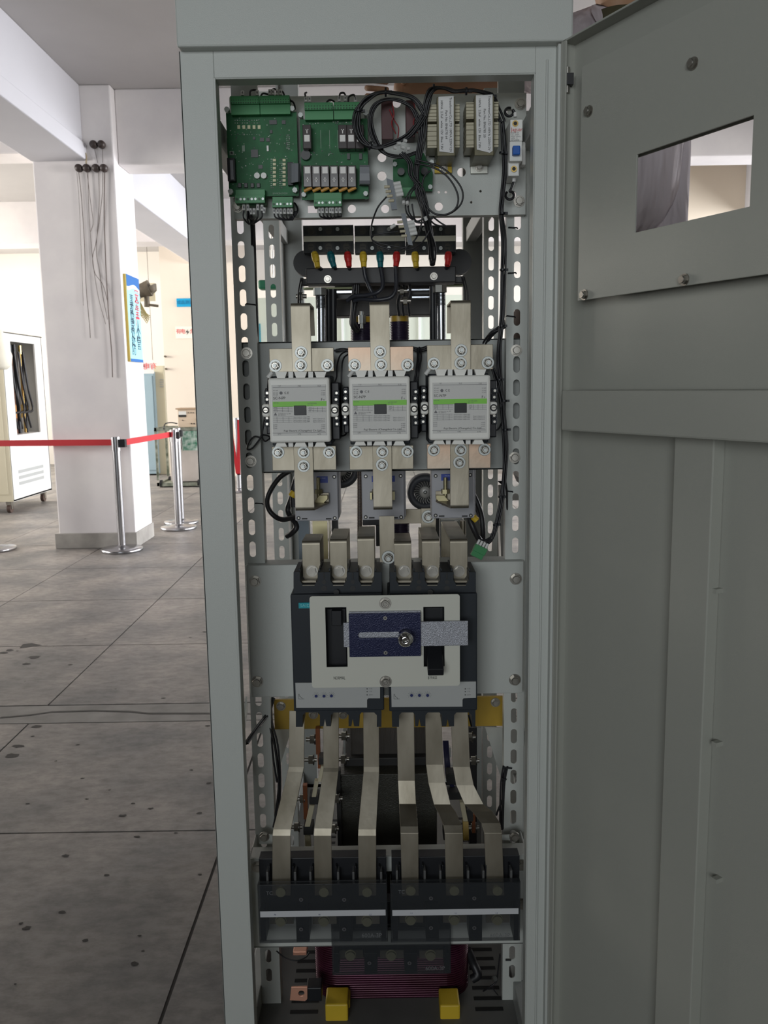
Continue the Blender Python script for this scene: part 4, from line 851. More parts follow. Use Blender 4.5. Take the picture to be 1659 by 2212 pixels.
# falling tangle
T_ = [
 ('trunk', [(915, 250, 1.46), (913, 290, 1.463), (905, 330, 1.465), (900, 370, 1.465), (903, 410, 1.465), (915, 450, 1.465), (925, 490, 1.475), (930, 530, 1.50), (935, 560, 1.52)], 6, .0017, .0038, 'black wire trunk hanging down from the loop centre'),
 ('loop', [(895, 352, 1.458), (930, 360, 1.452), (958, 374, 1.45), (980, 400, 1.45), (990, 430, 1.45), (980, 455, 1.452), (950, 465, 1.455), (925, 450, 1.458), (912, 420, 1.46), (915, 385, 1.46), (930, 368, 1.46)], 1, .0015, 0, 'large thin wire loop left of the two small drilled holes'),
 ('loop', [(900, 345, 1.46), (945, 358, 1.456), (975, 378, 1.455), (998, 410, 1.455), (996, 440, 1.455), (970, 462, 1.457), (940, 462, 1.46), (920, 445, 1.46)], 1, .0015, 0, 'outermost thin wire loop reaching furthest right below the transformers'),
 ('lead', [(835, 425, 1.46), (815, 450, 1.46), (802, 490, 1.48), (805, 520, 1.49), (830, 535, 1.49), (865, 538, 1.49), (895, 520, 1.49), (910, 485, 1.48), (912, 455, 1.47)], 1, .0014, 0, 'thin black lead looping from the upper comb connector over the top terminal row'),
 ('lead', [(860, 500, 1.48), (835, 503, 1.48), (808, 508, 1.485), (806, 520, 1.49), (840, 530, 1.49), (880, 536, 1.49)], 1, .0014, 0, 'thin black lead from the lower comb connector'),
 ('lead', [(925, 470, 1.47), (940, 485, 1.475), (965, 490, 1.48), (950, 480, 1.48), (935, 468, 1.475)], 1, .0014, 0, 'short black lead curling beside the trunk'),
 ('lead', [(922, 470, 1.47), (932, 505, 1.48), (940, 530, 1.50), (941, 555, 1.51), (938, 564, 1.52)], 1, .0014, 0, 'black lead ending in a bare ring lug above the black crossbar'),
 ('lead', [(905, 395, 1.465), (885, 420, 1.462), (880, 455, 1.465), (898, 478, 1.47), (920, 480, 1.47), (935, 470, 1.47)], 2, .0014, .002, 'pair of black leads sagging left of the trunk'),
 ('lead', [(870, 330, 1.46), (885, 350, 1.458), (890, 380, 1.46), (905, 400, 1.462), (918, 430, 1.465), (920, 465, 1.468)], 4, .0015, .004, 'black leads fanning out from the small green board'),
 ('lead', [(890, 440, 1.463), (893, 460, 1.465), (900, 478, 1.47), (925, 470, 1.47), (930, 490, 1.475), (915, 520, 1.48), (895, 536, 1.49), (870, 540, 1.49)], 1, .0014, 0, 'black lead crossing low over the cream label strip'),
]
for k, (n_, c, n, r_, s_, lb_) in enumerate(T_): bundle('wire_lead' if n_ != 'trunk' else 'wire_harness', lb_, 'wire' if n == 1 else 'wire bundle', c, n, r_, s_, seed=20+k)
# bundles leaving the board connectors
bundle('wire_harness', 'fan of black wires gathering below the logic board into a drop', 'wire bundle', [(538, 455, 1.497), (540, 468, 1.50), (545, 480, 1.53), (547, 540, 1.556), (549, 610, 1.556), (551, 680, 1.556), (553, 745, 1.57)], 5, .0017, .0034, seed=40, wob=.3)
for k, (a, b_) in enumerate(((527, 540), (535, 541), (557, 549), (566, 548))):
    o = MB().curve(ipx([(a, 454, 1.495), (a-1, 470, 1.495), (b_-2, 484, 1.505), (b_+4, 478, 1.52)]), .0014, RUB, 6).build('wire_lead'); tag(o, 'black wire curving from a marker sleeve below the logic board into the drop', 'wire', 'wires under the logic board')
for k in range(6):
    px = 592+7.7*k; o = MB().curve(ipx([(px, 461, 1.496), (px+4, 470, 1.497), (615+3*k, 475, 1.50), (634, 470-2*k, 1.503), (643, 455, 1.506), (638, 440, 1.515), (628, 438, 1.53)]), .0014, RUB, 6, 4).build('wire_lead'); tag(o, 'black wire looping from the right hand connector under the logic board', 'wire', 'wires looping under the logic board')
for k in range(7):
    px = 690+7.3*k; o = MB().curve(ipx([(px, 460, 1.496), (px+3, 468, 1.497), (712+2*k, 473-.6*k, 1.505), (733, 468, 1.52)]), .0014, RUB, 6, 4).build('wire_lead'); tag(o, 'black wire bending under the relay board connector', 'wire', 'wires under the relay board')
for k, pl in enumerate(([(540, 207, 1.495), (541, 197, 1.497), (549, 194, 1.50), (555, 197, 1.497), (556, 203, 1.494)], [(606, 196, 1.495), (612, 200, 1.50), (615, 210, 1.52)], [(626, 216, 1.495), (634, 222, 1.50), (637, 235, 1.51), (630, 240, 1.525)], [(705, 222, 1.495), (712, 216, 1.50), (722, 220, 1.51), (723, 232, 1.525)], [(733, 211, 1.494), (735, 202, 1.497), (743, 201, 1.50), (747, 208, 1.495)], [(752, 222, 1.50), (754, 209, 1.50), (764, 205, 1.497), (768, 212, 1.494)], [(660, 210, 1.494), (659, 202, 1.50), (662, 200, 1.51)], [(562, 210, 1.50), (568, 202, 1.505), (580, 204, 1.51)], [(596, 194, 1.495), (592, 192, 1.50), (586, 196, 1.495)])):
    o = MB().curve(ipx(pl), .0016, RUB, 6, 5).build('wire_lead'); tag(o, 'short black wire loop at the top of the boards, number %s from the left' % ('one two three four five six seven eight nine'.split()[[0, 3, 4, 6, 7, 8, 5, 1, 2][k]]) if False else 'short black wire loop standing up behind the top board connectors', 'wire', 'wire loops above the boards')
for k, (cx, cy) in enumerate(((1100, 242), (1101, 422))):
    pl = [(cx+9*cos(a), cy+9*sin(a), 1.49+.002*i) for i, a in enumerate([radians(q) for q in (range(-30, 330, 40) if k == 0 else range(-90, 250, 40))])]
    pl = ([(1113, 245, 1.49)] if k == 0 else [(1110, 392, 1.49), (1104, 408, 1.49)])+pl
    o = MB().curve(ipx(pl), .0022, RUB, 8, 5).build('wire_lead'); tag(o, 'curled black wire %s the small breaker' % ('above' if k == 0 else 'below'), 'wire')
# comb connectors
for i, (pts, lab) in enumerate((([(835, 385), (850, 390), (858, 452), (846, 453)], 'grey comb connector with beige pins hanging above the cable hole'), ([(866, 461), (876, 461), (892, 530), (882, 528)], 'grey comb connector with beige pins hanging over the top terminal row'))):
    Yc_ = 1.455+.015*i; t = thing('comb_connector', lab, 'connector', W(pts[2][0], pts[2][1], Yc_), 'loose grey comb connectors')
    MB().poly([(q.x, q.z) for q in ipx([(a, b_, Yc_) for a, b_ in pts])][::-1], [], Yc_, Yc_+.006, mat('slate grey plastic', (0.16, 0.18, 0.20), 0.5)).build('strip', t)
    ex = (850, 398, 830, 404) if i == 0 else (880, 482, 858, 480)
    for k in range(4):
        a = W(ex[0]+2*k, ex[1]+8*k, Yc_-.002); m = MB(); m.cyl(a, a+Vector((.0115, 0, .002)), .0033, SLEEVE, 10); m.build('marker_sleeve', t)
        a = W(ex[2]+3*k, ex[3]+10*k, Yc_); m = MB(); m.cyl(a, a+Vector((.009, 0, .0005)), .0024, mat('beige pin', (0.5, 0.45, 0.32), 0.5), 8); m.build('pin', t)
for k, (px, py, dx, dy) in enumerate(((858, 310, 7, 0), (866, 318, 7, 1), (872, 303, 6, 2), (878, 322, 6, -1), (850, 318, 6, 2), (918, 468, 3, 8), (872, 441, 0, -6), (880, 442, 0, -6), (844, 492, 9, -6))):
    a = W(px, py, 1.45); o = MB().cyl(a, W(px+dx, py+dy, 1.452), .0028, SLEEVE, 10).build('wire_marker'); tag(o, 'loose white marker sleeve on a wire in the black tangle', 'wire marker', 'markers in the tangle')

# ================================================================ UPPER REAR : TERMINAL ROW, CROSSBAR, STACK
POC = mat('dark terminal pocket', (0.05, 0.048, 0.046), 0.5)
STRC = mat('yellowed label strip', (0.62, 0.61, 0.50), 0.5)
g = 'three pole terminal blocks of the top row'
YT = 1.80
for i, (a, b_, cols) in enumerate(((655, 763.5, (673, 711, 749)), (766, 875.5, (785, 822, 859)), (877, 985, (897, 934, 968)))):
    t = thing('terminal_block', 'small dark terminal block with cream strip in the top row, %s of three' % ('left', 'middle', 'right')[i], 'terminal block', W((a+b_)/2, 546, YT+.03), g)
    m = MB(); m.pbox(a, 487, b_, 546, YT+.012, .03, DGREY); m.build('base', t, bevel=.001)
    for cx in cols:
        for y0, y1 in ((489, 508), (523, 543)):
            m = MB(); m.pbox(cx-13, y0, cx+10, y1, YT+.008, .008, POC); c = W(cx-1, (y0+y1)/2, YT+.008); m.cyl(c, c+Vector((0, -.0015, 0)), .0068, mat('aged brass screw', (0.16, 0.14, 0.10), 0.4, .6), 18); m.box(c.x-.005, c.x+.005, c.y-.0018, c.y-.0014, c.z-.0006, c.z+.0006, INK); m.build('terminal', t, bevel=.0004)
    for cx in (cols[0]+19, cols[1]+18):
        for py in (495, 536): m = MB(); c = W(cx, py, YT+.001); m.cyl(c, c+Vector((0, -.001, 0)), .0037, WASH, 14); m.box(c.x-.003, c.x+.003, c.y-.0013, c.y-.0009, c.z-.0004, c.z+.0004, INK); m.build('cover_screw', t)
    m = MB(); x0, x1, z0, z1 = R(a, 486, b_, 545, YT); m.box(x0, x1, YT+.001, YT+.0025, z0, z1, COVB); m.box(x1-.0016, x1, YT+.001, YT+.02, z0, z1, CLEAR); co = m.build('cover', t, label='smoky transparent cover')
    m = MB(); m.pbox(a+1, 509.5, b_-1, 521.5, YT, .001, STRC); m.build('label_strip', co)
# lugs
g = 'sleeved cable lugs under the top terminal row'
for i, (px, m_, nm, bent, end) in enumerate(((678, YELLOW, 'yellow', 8, (686, 578)), (712, TEAL, 'teal', 8, (722, 577)), (750, RED, 'red', 4, (754, 576)), (784, YELLOW, 'yellow', 2, (786, 577)), (820, TEAL, 'teal', 2, (822, 578)), (857, RED, 'red', -1, (855, 576)), (896, YELLOW, 'yellow', 2, (899, 577)), (934, BLACK, 'black', 0, (934, 572)), (969, RED, 'red', -2, (966, 574)))):
    Y = YT+.0; t = thing('cable_lug', 'cable lug in a %s sleeve hanging from the top terminal row, %s from left' % (nm, ('first', 'second', 'third', 'fourth', 'fifth', 'sixth', 'seventh', 'eighth', 'ninth')[i]), 'cable lug', W(px, 546, Y), g)
    m = MB(); m.cyl(W(px, 541, Y+.006), W(px+bent*.2, 550, Y-.004), .0045, WASH, 14); m.build('lug_barrel', t)
    m = MB(); prof = [(px, 546, .0062), (px+bent*.3, 552, .0078), (px+bent*.55, 560, .0078), (px+bent*.8, 567, .0062), (end[0], end[1], .0055)]
    for k in range(4): m.cyl(W(prof[k][0], prof[k][1], Y-.004-.002*k), W(prof[k+1][0], prof[k+1][1], Y-.006-.002*k), prof[k][2], m_, 16, r2=prof[k+1][2], cap=(k in (0, 3)))
    m.build('sleeve', t)
CB = mat('dark blue grey cable', (0.02, 0.022, 0.03), 0.4)
for i, pl in enumerate(([(786, 576, 1.79), (790, 600, 1.79), (800, 625, 1.785), (812, 645, 1.79), (818, 662, 1.80)], [(822, 576, 1.79), (826, 600, 1.785), (826, 620, 1.78), (815, 632, 1.78), (790, 638, 1.79), (765, 640, 1.80), (750, 650, 1.81)], [(855, 575, 1.79), (856, 610, 1.785), (853, 632, 1.78), (840, 644, 1.78), (810, 648, 1.785), (780, 646, 1.80), (765, 650, 1.81)])):
    o = MB().curve(ipx(pl), .0042, CB, 10).build('power_cable'); tag(o, 'dark cable falling from the %s sleeve in the middle of the top row' % ('yellow', 'teal', 'red')[i], 'cable', 'cables under the top row')
for i, pl in enumerate(([(686, 576, 1.80), (700, 585, 1.83), (720, 584, 1.86)], [(722, 576, 1.80), (728, 586, 1.84)], [(754, 576, 1.80), (757, 588, 1.84)], [(899, 577, 1.80), (906, 588, 1.84)], [(966, 573, 1.80), (962, 588, 1.84)])):
    o = MB().curve(ipx(pl), .0042, CB, 10).build('power_cable'); tag(o, 'stub of dark cable passing behind the black crossbar from a coloured sleeve', 'cable', 'cable stubs behind the crossbar')
# crossbar and stack
t = thing('rectifier_stack', 'black crossbar with chrome clamping rods behind the upper busbars', 'rectifier stack', (0, 1.9, W(800, 735, 1.84).z))
m = MB(); m.pbox(661, 577, 985, 612, 1.815, .05, BLACKM); m.pbox(650, 599, 1003, 614, 1.83, .02, BLACKM); m.build('crossbar', t, bevel=.002)
for px, py in ((708, 603), (937, 597)): pbolt(px, py, 1.815, .0062, parent=t, h=.004)
for px, py in ((660, 568), (992, 565)): m = MB(); c = W(px, py, 1.87); m.cyl(c, c+Vector((0, .03, 0)), .026, BLACKM, 32); m.build('end_disc', t, bevel=.001)
CHD = mat('steel rod', (0.42, 0.45, 0.5), 0.25, 1.0)
for px, pt, lo in ((694, 640, 740), (953, 634, 740)):
    m = MB(); Yr = 1.80; m.cyl(W(px, pt, Yr), W(px+1, lo+30, Yr), .0088, CHD, 20); m.build('rod', t)
    m = MB(); a = W(px-1, pt+26, Yr); b_ = W(px-2, pt-8, Yr)
    for k in range(12): p = a+(b_-a)*(k/12); q = a+(b_-a)*((k+.6)/12); m.cyl(p, q, .0102, BLACKM, 16)
    m.build('threaded_end', t)
    m = MB(); c = W(px-3, pt-2, Yr); m.cyl(c, c+Vector((0, 0, .014)), .0145, WASH if px < 800 else DARKZ, 6, smooth=False); m.build('nut', t, bevel=.0008)
    for dx in (16, 26): m = MB(); m.cyl(W(px+(dx if px < 800 else -dx*.7), pt-15, Yr+.03), W(px+(dx if px < 800 else -dx*.7)+1, lo+30, Yr+.03), .007, BLACK, 16); m.build('insulated_rod', t)
m = MB(); m.pbox(724, 614, 940, 682, 1.98, .06, mat('dark grey housing', (0.055, 0.05, 0.048), 0.5)); m.build('housing', t, bevel=.002)
m = MB(); m.pbox(655, 620, 770, 624, 1.88, .02, mat('olive zinc strap', (0.22, 0.24, 0.14), 0.4, .7)); m.build('strap', t)
m = MB(); m.pbox(960, 612, 1002, 618, 1.88, .02, mat('olive zinc strap', (0.22, 0.24, 0.14), 0.4, .7)); m.build('strap', t)
for y0, y1, x0_, x1_ in ((628, 633, 715, 770), (637, 645, 712, 765), (624, 627, 880, 950), (631, 636, 887, 940), (640, 643, 890, 940)):
    m = MB(); m.pbox(x0_, y0, x1_, y1, 1.87, .02, BLACKM if y0 % 2 else CHD); m.build('crosspiece', t)
for px, py in ((875, 650), (868, 628), (650, 640)):
    m = MB(); c = W(px, py, 1.84); m.cyl(c-Vector((.01, 0, 0)), c+Vector((.012, 0, 0)), .0045, STEEL, 14); m.cyl(c-Vector((.004, 0, 0)), c+Vector((.004, 0, 0)), .0085, STEEL, 6, smooth=False); m.build('nut', t)
m = MB()
for k, x in enumerate((861, 871, 884)): m.curve(ipx([(x, 612, 1.85), (x+2, 632, 1.845), (x-2, 655, 1.85), (x+1, 682, 1.86)]), .0028, BLACK, 8)
m.build('linkage', t)
for k, pl in enumerate(([(1000, 598, 1.80), (1004, 620, 1.79), (1007, 645, 1.79), (1006, 700, 1.80)], [(651, 602, 1.80), (647, 630, 1.79), (646, 660, 1.80), (648, 700, 1.82)])):
    o = bundle('wire_lead', 'thin dark wires dropping past the %s end of the crossbar' % ('right', 'left')[k], 'wire', pl, 3, .0014, .003, seed=60+k)
o = bundle('wire_harness', 'thick black sleeved harness hanging between the left rod and the small coils', 'wire bundle', [(770, 612, 1.83), (768, 640, 1.83), (764, 670, 1.83), (762, 700, 1.83), (772, 715, 1.84)], 5, .003, .005, seed=63)
# two small ribbed coils
RIB_ = mat('purple black enamel winding', (0.03, 0.022, 0.045), 0.25, .3)
for i, (a, b_, y0) in enumerate(((768, 798, 684), (842, 884, 682))):
    t = thing('ribbed_coil', 'small dark ribbed coil with yellow top ring, %s of the two' % ('left', 'right')[i], 'coil', W((a+b_)/2, 800, 1.9), 'small ribbed coils')
    A = W(a-(12 if i == 0 else 0), y0, 1.88); B = W(b_+(10 if i == 0 else 0), y0, 1.88); r_ = (B.x-A.x)/2; c = Vector(((A.x+B.x)/2, 1.90, A.z))
    prof = [(0, 0)]; 
    for k in range(34): prof += [(r_, -.0035*k), (r_, -.0035*k-.002), (r_-.0018, -.0035*k-.0022), (r_-.0018, -.0035*k-.0034)]
    m = MB(); m.lathe(c-Vector((0, 0, .012)), prof, RIB_, 28); m.build('winding', t)
    m = MB(); m.cyl(c-Vector((0, 0, .012)), c, r_*.97, YVARN, 28); m.build('top_ring', t)
    if i == 0: m = MB(); d_ = c+Vector((0, -.03, -.016)); m.cyl(d_, d_+Vector((0, 0, .018)), .008, WASH, 6, smooth=False); m.cyl(d_-Vector((0, 0, .01)), d_+Vector((0, 0, .026)), .004, WASH, 12); m.build('bolt', t)

# ================================================================ MIDDLE : LILAC MODULES, DISCS, CABLES
LIL = mat('lilac grey moulded case', (0.37, 0.37, 0.395), 0.45)
g = 'lilac boxes behind the hanging bars'
for i, (a, b_, yb_, ls) in enumerate(((636, 730, 1125, (684, 1029, 708, 1043)), (781, 873.5, 1123, (803, 1028, 853, 1041)), (932, 1024, 1119.5, (953, 1024, 980, 1038)))):
    Y = 1.60; t = thing('current_sensor', 'lilac grey box with blue label and corner screws, %s of three' % NM[i].replace('left', 'left hand').replace('right', 'right hand'), 'current sensor', W((a+b_)/2, yb_, Y+.03), g)
    m = MB(); m.pbox(a, 985, b_, yb_, Y, .045, LIL); m.pbox(a+2, 985, b_+3, yb_-6, Y+.008, .06, LIL); m.build('case', t, bevel=.002)
    for px, py in ((a+9, 1030-i), (b_-8, 1030-i*2), (a+9, yb_-6), (b_-7, yb_-6)): s_ = MB(); c = W(px, py, Y); s_.cyl(c, c+Vector((0, -.0006, 0)), .0036, INK, 16); s_.cyl(c, c+Vector((0, -.001, 0)), .0018, STEEL, 10); s_.build('case_screw', t)
    s_ = MB(); 
    for px in (a+22, b_-20): s_.pbox(px-6, yb_-6, px+6, yb_-3, Y-.0004, .001, INK)
    s_.build('vent_slot', t)['kind'] = 'stuff'
    m = MB(); m.pbox(*ls, Y-.001, .001, BLUE); lb_ = m.build('label', t, label='blue rating label')
    m = MB(); v = W(ls[2]-12, ls[1]+4, Y-.0014); m.text('HONO', v.x, v.z, v.y, .004, mat('pale blue print', (0.4, 0.45, 0.7), 0.5)); m.build('print', lb_)
ZY = mat('yellow zinc clamp', (0.40, 0.36, 0.22), 0.35, .9)
for i, (px, py, s) in enumerate(((692, 1078, 1), (811, 1072, -.35), (958, 1072, -1))):
    t = thing('busbar_clamp', 'zinc terminal clamp on the %s lilac box' % NM[i], 'clamp', W(px, py, 1.59), 'zinc clamps on the lilac boxes')
    m = MB(); 
    if i != 1:
        q = [(px-12*s, 1094), (px+2*s, 1092), (px+16*s, 1078), (px+16*s, 1070), (px-2*s, 1070), (px-12*s, 1082)]
        pts_ = [W(x, y, 1.575) for x, y in q]; pts_ = pts_ if s < 0 else pts_[::1]; m.poly([(v.x, v.z) for v in pts_], [], 1.575, 1.597, ZY)
    else:
        m.pbox(799, 1064, 804, 1080, 1.58, .02, ZY)
    m.build('bracket', t, bevel=.0006)
    m = MB(); c = W(px-4*s, 1066, 1.582); m.cyl(c-Vector((0, 0, .01)), c+Vector((0, 0, .03)), .0036, ZY, 12); m.cyl(c, c+Vector((0, 0, .008)), .008, ZY, 6, smooth=False); m.build('bolt', t)
m = MB(); m.pbox(846, 1062, 853, 1080, 1.58, .02, ZY); tag(m.build('busbar_clamp'), 'small zinc clamp end at the right edge of the middle hanging bar', 'clamp')
# radial finned discs
RUBD = mat('blue grey rubber ring', (0.045, 0.05, 0.06), 0.5); FIN = mat('silver fins', (0.42, 0.42, 0.40), 0.4, .5)
for i, (px, py, r_) in enumerate(((737, 1016, .037), (918.5, 1063.5, .0375))):
    Y = 1.76; c = W(px, py, Y); t = thing('cooling_fan', 'round dark ring with radial silver fins, %s of the two' % ('upper left', 'lower right')[i], 'fan', c+Vector((0, 0, -r_)), 'finned round discs')
    m = MB(); m.lathe(c, [(r_*.62, -.03), (r_*.62, .002), (r_*.68, .006), (r_*.92, .006), (r_, 0), (r_, -.03)], RUBD, 40, 'Y'); m.build('ring', t)
    m = MB(); m.lathe(c, [(0, .0), (r_*.30, 0), (r_*.34, -.003), (r_*.34, -.02)], FIN, 28, 'Y'); m.lathe(c, [(0, .003), (.003, .003), (.004, 0)], WASH, 12, 'Y'); m.build('hub', t)
    m = MB(); m.cyl(c+Vector((0, .012, 0)), c+Vector((0, .02, 0)), r_*.6, INK, 30)
    for k in range(48):
        a = 2*pi*k/48; u = Vector((cos(a+.12*(k % 2)), 0, sin(a+.12*(k % 2)))); v = Vector((-sin(a), 0, cos(a))); m.tube([c+u*r_*.34+Vector((0, .002, 0)), c+u*r_*.5, c+(u+v*.12)*r_*.62+Vector((0, -.002, 0))], .0005, FIN, 4)
    m.build('fins', t)
m = MB()
for k in range(46): a = W(777, 1018+3.3*k, 1.70); m.cyl(a, a-Vector((0, 0, .0018)), .0052, mat('brown conduit', (0.09, 0.06, 0.045), .5), 12); m.cyl(a-Vector((0, 0, .0018)), a-Vector((0, 0, .0032)), .0044, INK, 12)
tag(m.build('corrugated_conduit'), 'brown corrugated conduit dropping left of the middle lilac box', 'conduit')
m = MB(); m.pbox(783, 1110, 822, 1135, 1.70, .02, BLACK); m.pbox(812, 1135, 826, 1180, 1.70, .02, BLACK); tag(m.build('busbar_insulator', bevel=.001), 'black L shaped insulator below the middle lilac box', 'insulator')
m = MB(); a, b_, c, e = R(820, 1115, 852, 1214, 1.515); m.box(a, b_, 1.515, 1.519, c, e, TIN); t = thing('busbar', 'flat tinned bar standing between the two groups of breaker bars', 'busbar', W(836, 1214, 1.515)); m.build('bar', t); m = MB(); nutstud(m, W(839, 1204, 1.515), .007); m.build('terminal_nut', t)
t = thing('busbar', 'T shaped tinned bar joint with a nut between middle and right lilac boxes', 'busbar', W(900, 1131, 1.66))
m = MB(); m.pbox(850, 1100, 915, 1131, 1.66, .005, TIN); m.pbox(910, 1098, 942, 1215, 1.655, .005, TIN); m.build('bar', t, bevel=.0006); m = MB(); nutstud(m, W(925, 1116, 1.655), .0075); m.build('terminal_nut', t)
m = MB()
c = W(866, 1130, 1.78)
prof = [(0, 0)]
for k in range(16): prof += [(.018, -.003*k), (.018, -.003*k-.0016), (.0165, -.003*k-.0018), (.0165, -.003*k-.0029)]
m.lathe(c, prof, RIB_, 24); tag(m.build('ribbed_coil'), 'short black ribbed coil under the tinned T joint', 'coil')
m = MB(); m.pbox(676, 1126, 708, 1215, 1.66, .005, ZY); tag(m.build('support_bar'), 'dull yellow flat bar standing under the left lilac box', 'bar')
m = MB(); m.pbox(645, 1120, 668, 1215, 1.70, .02, mat('blue grey steel', (0.16, 0.20, 0.24), .5)); tag(m.build('support_bar'), 'blue grey steel bar left of the dull yellow bar', 'bar')
m = MB(); m.pbox(710, 1125, 713, 1215, 1.66, .02, TIN); m.pbox(717, 1125, 730, 1160, 1.69, .02, INK); tag(m.build('support_bar'), 'thin bright edge bar right of the dull yellow bar', 'bar')
m = MB(); m.pbox(952, 1122, 1000, 1210, 1.72, .02, PAINTD); m.pbox(942, 1118, 950, 1215, 1.72, .02, INK); tag(m.build('support_bar'), 'grey upright plate behind the rightmost short bars', 'bar')
for k in range(2):
    m = MB(); m.cyl(W(986+14*k, 1125, 1.69), W(987+14*k, 1215, 1.69), .004 if k == 0 else .006, WASH if k == 0 else TIN, 12); tag(m.build('steel_rod'), 'thin bright steel rod behind the rightmost short bar', 'rod', 'bright rods at right')
for k, pl in enumerate(([(640, 1010, 1.75), (606, 1030, 1.74), (584, 1060, 1.73), (577, 1085, 1.73), (586, 1108, 1.73), (608, 1122, 1.72), (636, 1117, 1.70), (650, 1110, 1.69)], [(655, 1010, 1.74), (640, 1050, 1.73), (628, 1080, 1.72), (622, 1105, 1.72), (640, 1135, 1.70), (632, 1150, 1.70), (620, 1158, 1.71)], [(641, 1030, 1.70), (633, 1060, 1.70), (634, 1095, 1.70)],
                        [(1018, 1060, 1.70), (1030, 1085, 1.69), (1040, 1115, 1.69), (1043, 1150, 1.69), (1042, 1175, 1.70)], [(1010, 1110, 1.69), (1020, 1135, 1.68), (1032, 1160, 1.68), (1046, 1180, 1.69)], [(1022, 1090, 1.71), (1036, 1110, 1.70), (1044, 1140, 1.70)])):
    o = MB().curve(ipx(pl), (.0052, .0058, .006, .0055, .006, .005)[k], RUB, 12).build('power_cable')
    tag(o, ('thick black cable bowing out left of the left lilac box', 'thick black cable crossing behind the inner left post', 'black cable rising behind the left hanging bar', 'outer black cable slanting down right of the right lilac box', 'inner black cable slanting down under the right lilac box', 'short black cable between the two slanting cables')[k], 'cable')
m = MB(); m.cyl(W(630, 1072, 1.695), W(636, 1062, 1.695), .0075, YELLOW, 14); tag(m.build('cable_sleeve'), 'small yellow sleeve on the black cable beside the left hanging bar', 'sleeve')
m = MB(); m.cyl(W(1022, 1116, 1.675), W(1030, 1124, 1.675), .0065, YELLOW, 14); tag(m.build('cable_sleeve'), 'small yellow sleeve at the lower right corner of the right lilac box', 'sleeve')
# wires around the contactors
for k, (pl, lb_) in enumerate((([(580, 816, 1.49), (577, 850, 1.50), (572, 900, 1.53), (566, 935, 1.535), (562, 945, 1.535), (550, 943, 1.535), (538, 955, 1.535), (534, 970, 1.535), (545, 968, 1.535), (560, 950, 1.535), (566, 940, 1.535), (580, 942, 1.53), (585, 950, 1.52)], 'black wire looping round beside the left contactor'),
    ([(584, 815, 1.495), (580, 860, 1.51), (572, 905, 1.53), (566, 940, 1.53), (572, 953, 1.52), (582, 948, 1.51)], 'second black wire down the left side of the left contactor'),
    ([(748, 758, 1.55), (735, 768, 1.54), (728, 790, 1.53), (727, 815, 1.52), (722, 828, 1.50)], 'black wire bending between the left and middle top plates'),
    ([(752, 765, 1.55), (742, 775, 1.54), (738, 800, 1.53), (738, 860, 1.53), (742, 910, 1.53), (748, 935, 1.53), (738, 942, 1.52), (730, 935, 1.51)], 'long black wire running down between left and middle contactors'),
    ([(905, 752, 1.55), (905, 775, 1.54), (902, 800, 1.53), (900, 830, 1.53), (906, 880, 1.53), (910, 920, 1.53), (900, 935, 1.52), (893, 935, 1.51)], 'black wires running down between middle and right contactors'),
    ([(1068, 800, 1.53), (1076, 835, 1.52), (1084, 868, 1.51), (1082, 885, 1.51)], 'short black wire right of the right contactor'),
    ([(1064, 828, 1.52), (1070, 840, 1.51), (1072, 860, 1.50)], 'little black wire at the top of the right contactor side'),
    ([(1086, 868, 1.51), (1087, 900, 1.52), (1078, 925, 1.53), (1064, 932, 1.53)], 'thin black wire arching from harness to lower right of the right contactor'))):
    if k == 4: bundle('wire_harness', lb_, 'wire bundle', pl, 4, .0016, .003, seed=71); continue
    o = MB().curve(ipx(pl), .0015, RUB, 7).build('wire_lead'); tag(o, lb_, 'wire')
bundle('wire_harness', 'black harness lying across the top of the contactor plate between the top plates', 'wire bundle', [(724, 757, 1.565), (740, 756, 1.565), (756, 757, 1.565)], 4, .0018, .003, seed=72)
bundle('wire_harness', 'black harness between the middle and right top plates', 'wire bundle', [(892, 752, 1.56), (906, 755, 1.56), (922, 752, 1.56)], 5, .0019, .0035, seed=73)
bundle('wire_harness', 'black harness branching down left from the right hand harness above the contactor plate', 'wire bundle', [(1103, 655, 1.60), (1098, 690, 1.58), (1082, 708, 1.56), (1068, 716, 1.56), (1055, 728, 1.57), (1047, 742, 1.58)], 5, .0018, .0045, seed=74)
bundle('wire_harness', 'pair of black wires tied along the right harness beside the right contactor', 'wire bundle', [(1064, 795, 1.51), (1072, 820, 1.505), (1081, 855, 1.505), (1085, 870, 1.505)], 3, .0016, .0028, seed=75)
m = MB(); m.tube(ipx([(1101, 486, 1.57), (1100, 610, 1.565), (1099, 700, 1.565), (1101, 745, 1.57)]), .0022, RUB, 8); tag(m.build('wire_lead'), 'black wire running close behind the inner edge of the right post', 'wire')
m = MB(); m.tube(ipx([(1092, 1040, 1.52), (1095, 1060, 1.54), (1096, 1150, 1.565), (1095, 1212, 1.57)]), .0016, RUB, 8); tag(m.build('wire_lead'), 'thin black wire down the right post above the breaker plate', 'wire')
m = MB(); m.tube(ipx([(567, 1085, 1.56), (570, 1150, 1.565), (571, 1212, 1.57)]), .0018, RUB, 8); tag(m.build('wire_lead'), 'thin black wire down the left post above the breaker plate', 'wire')

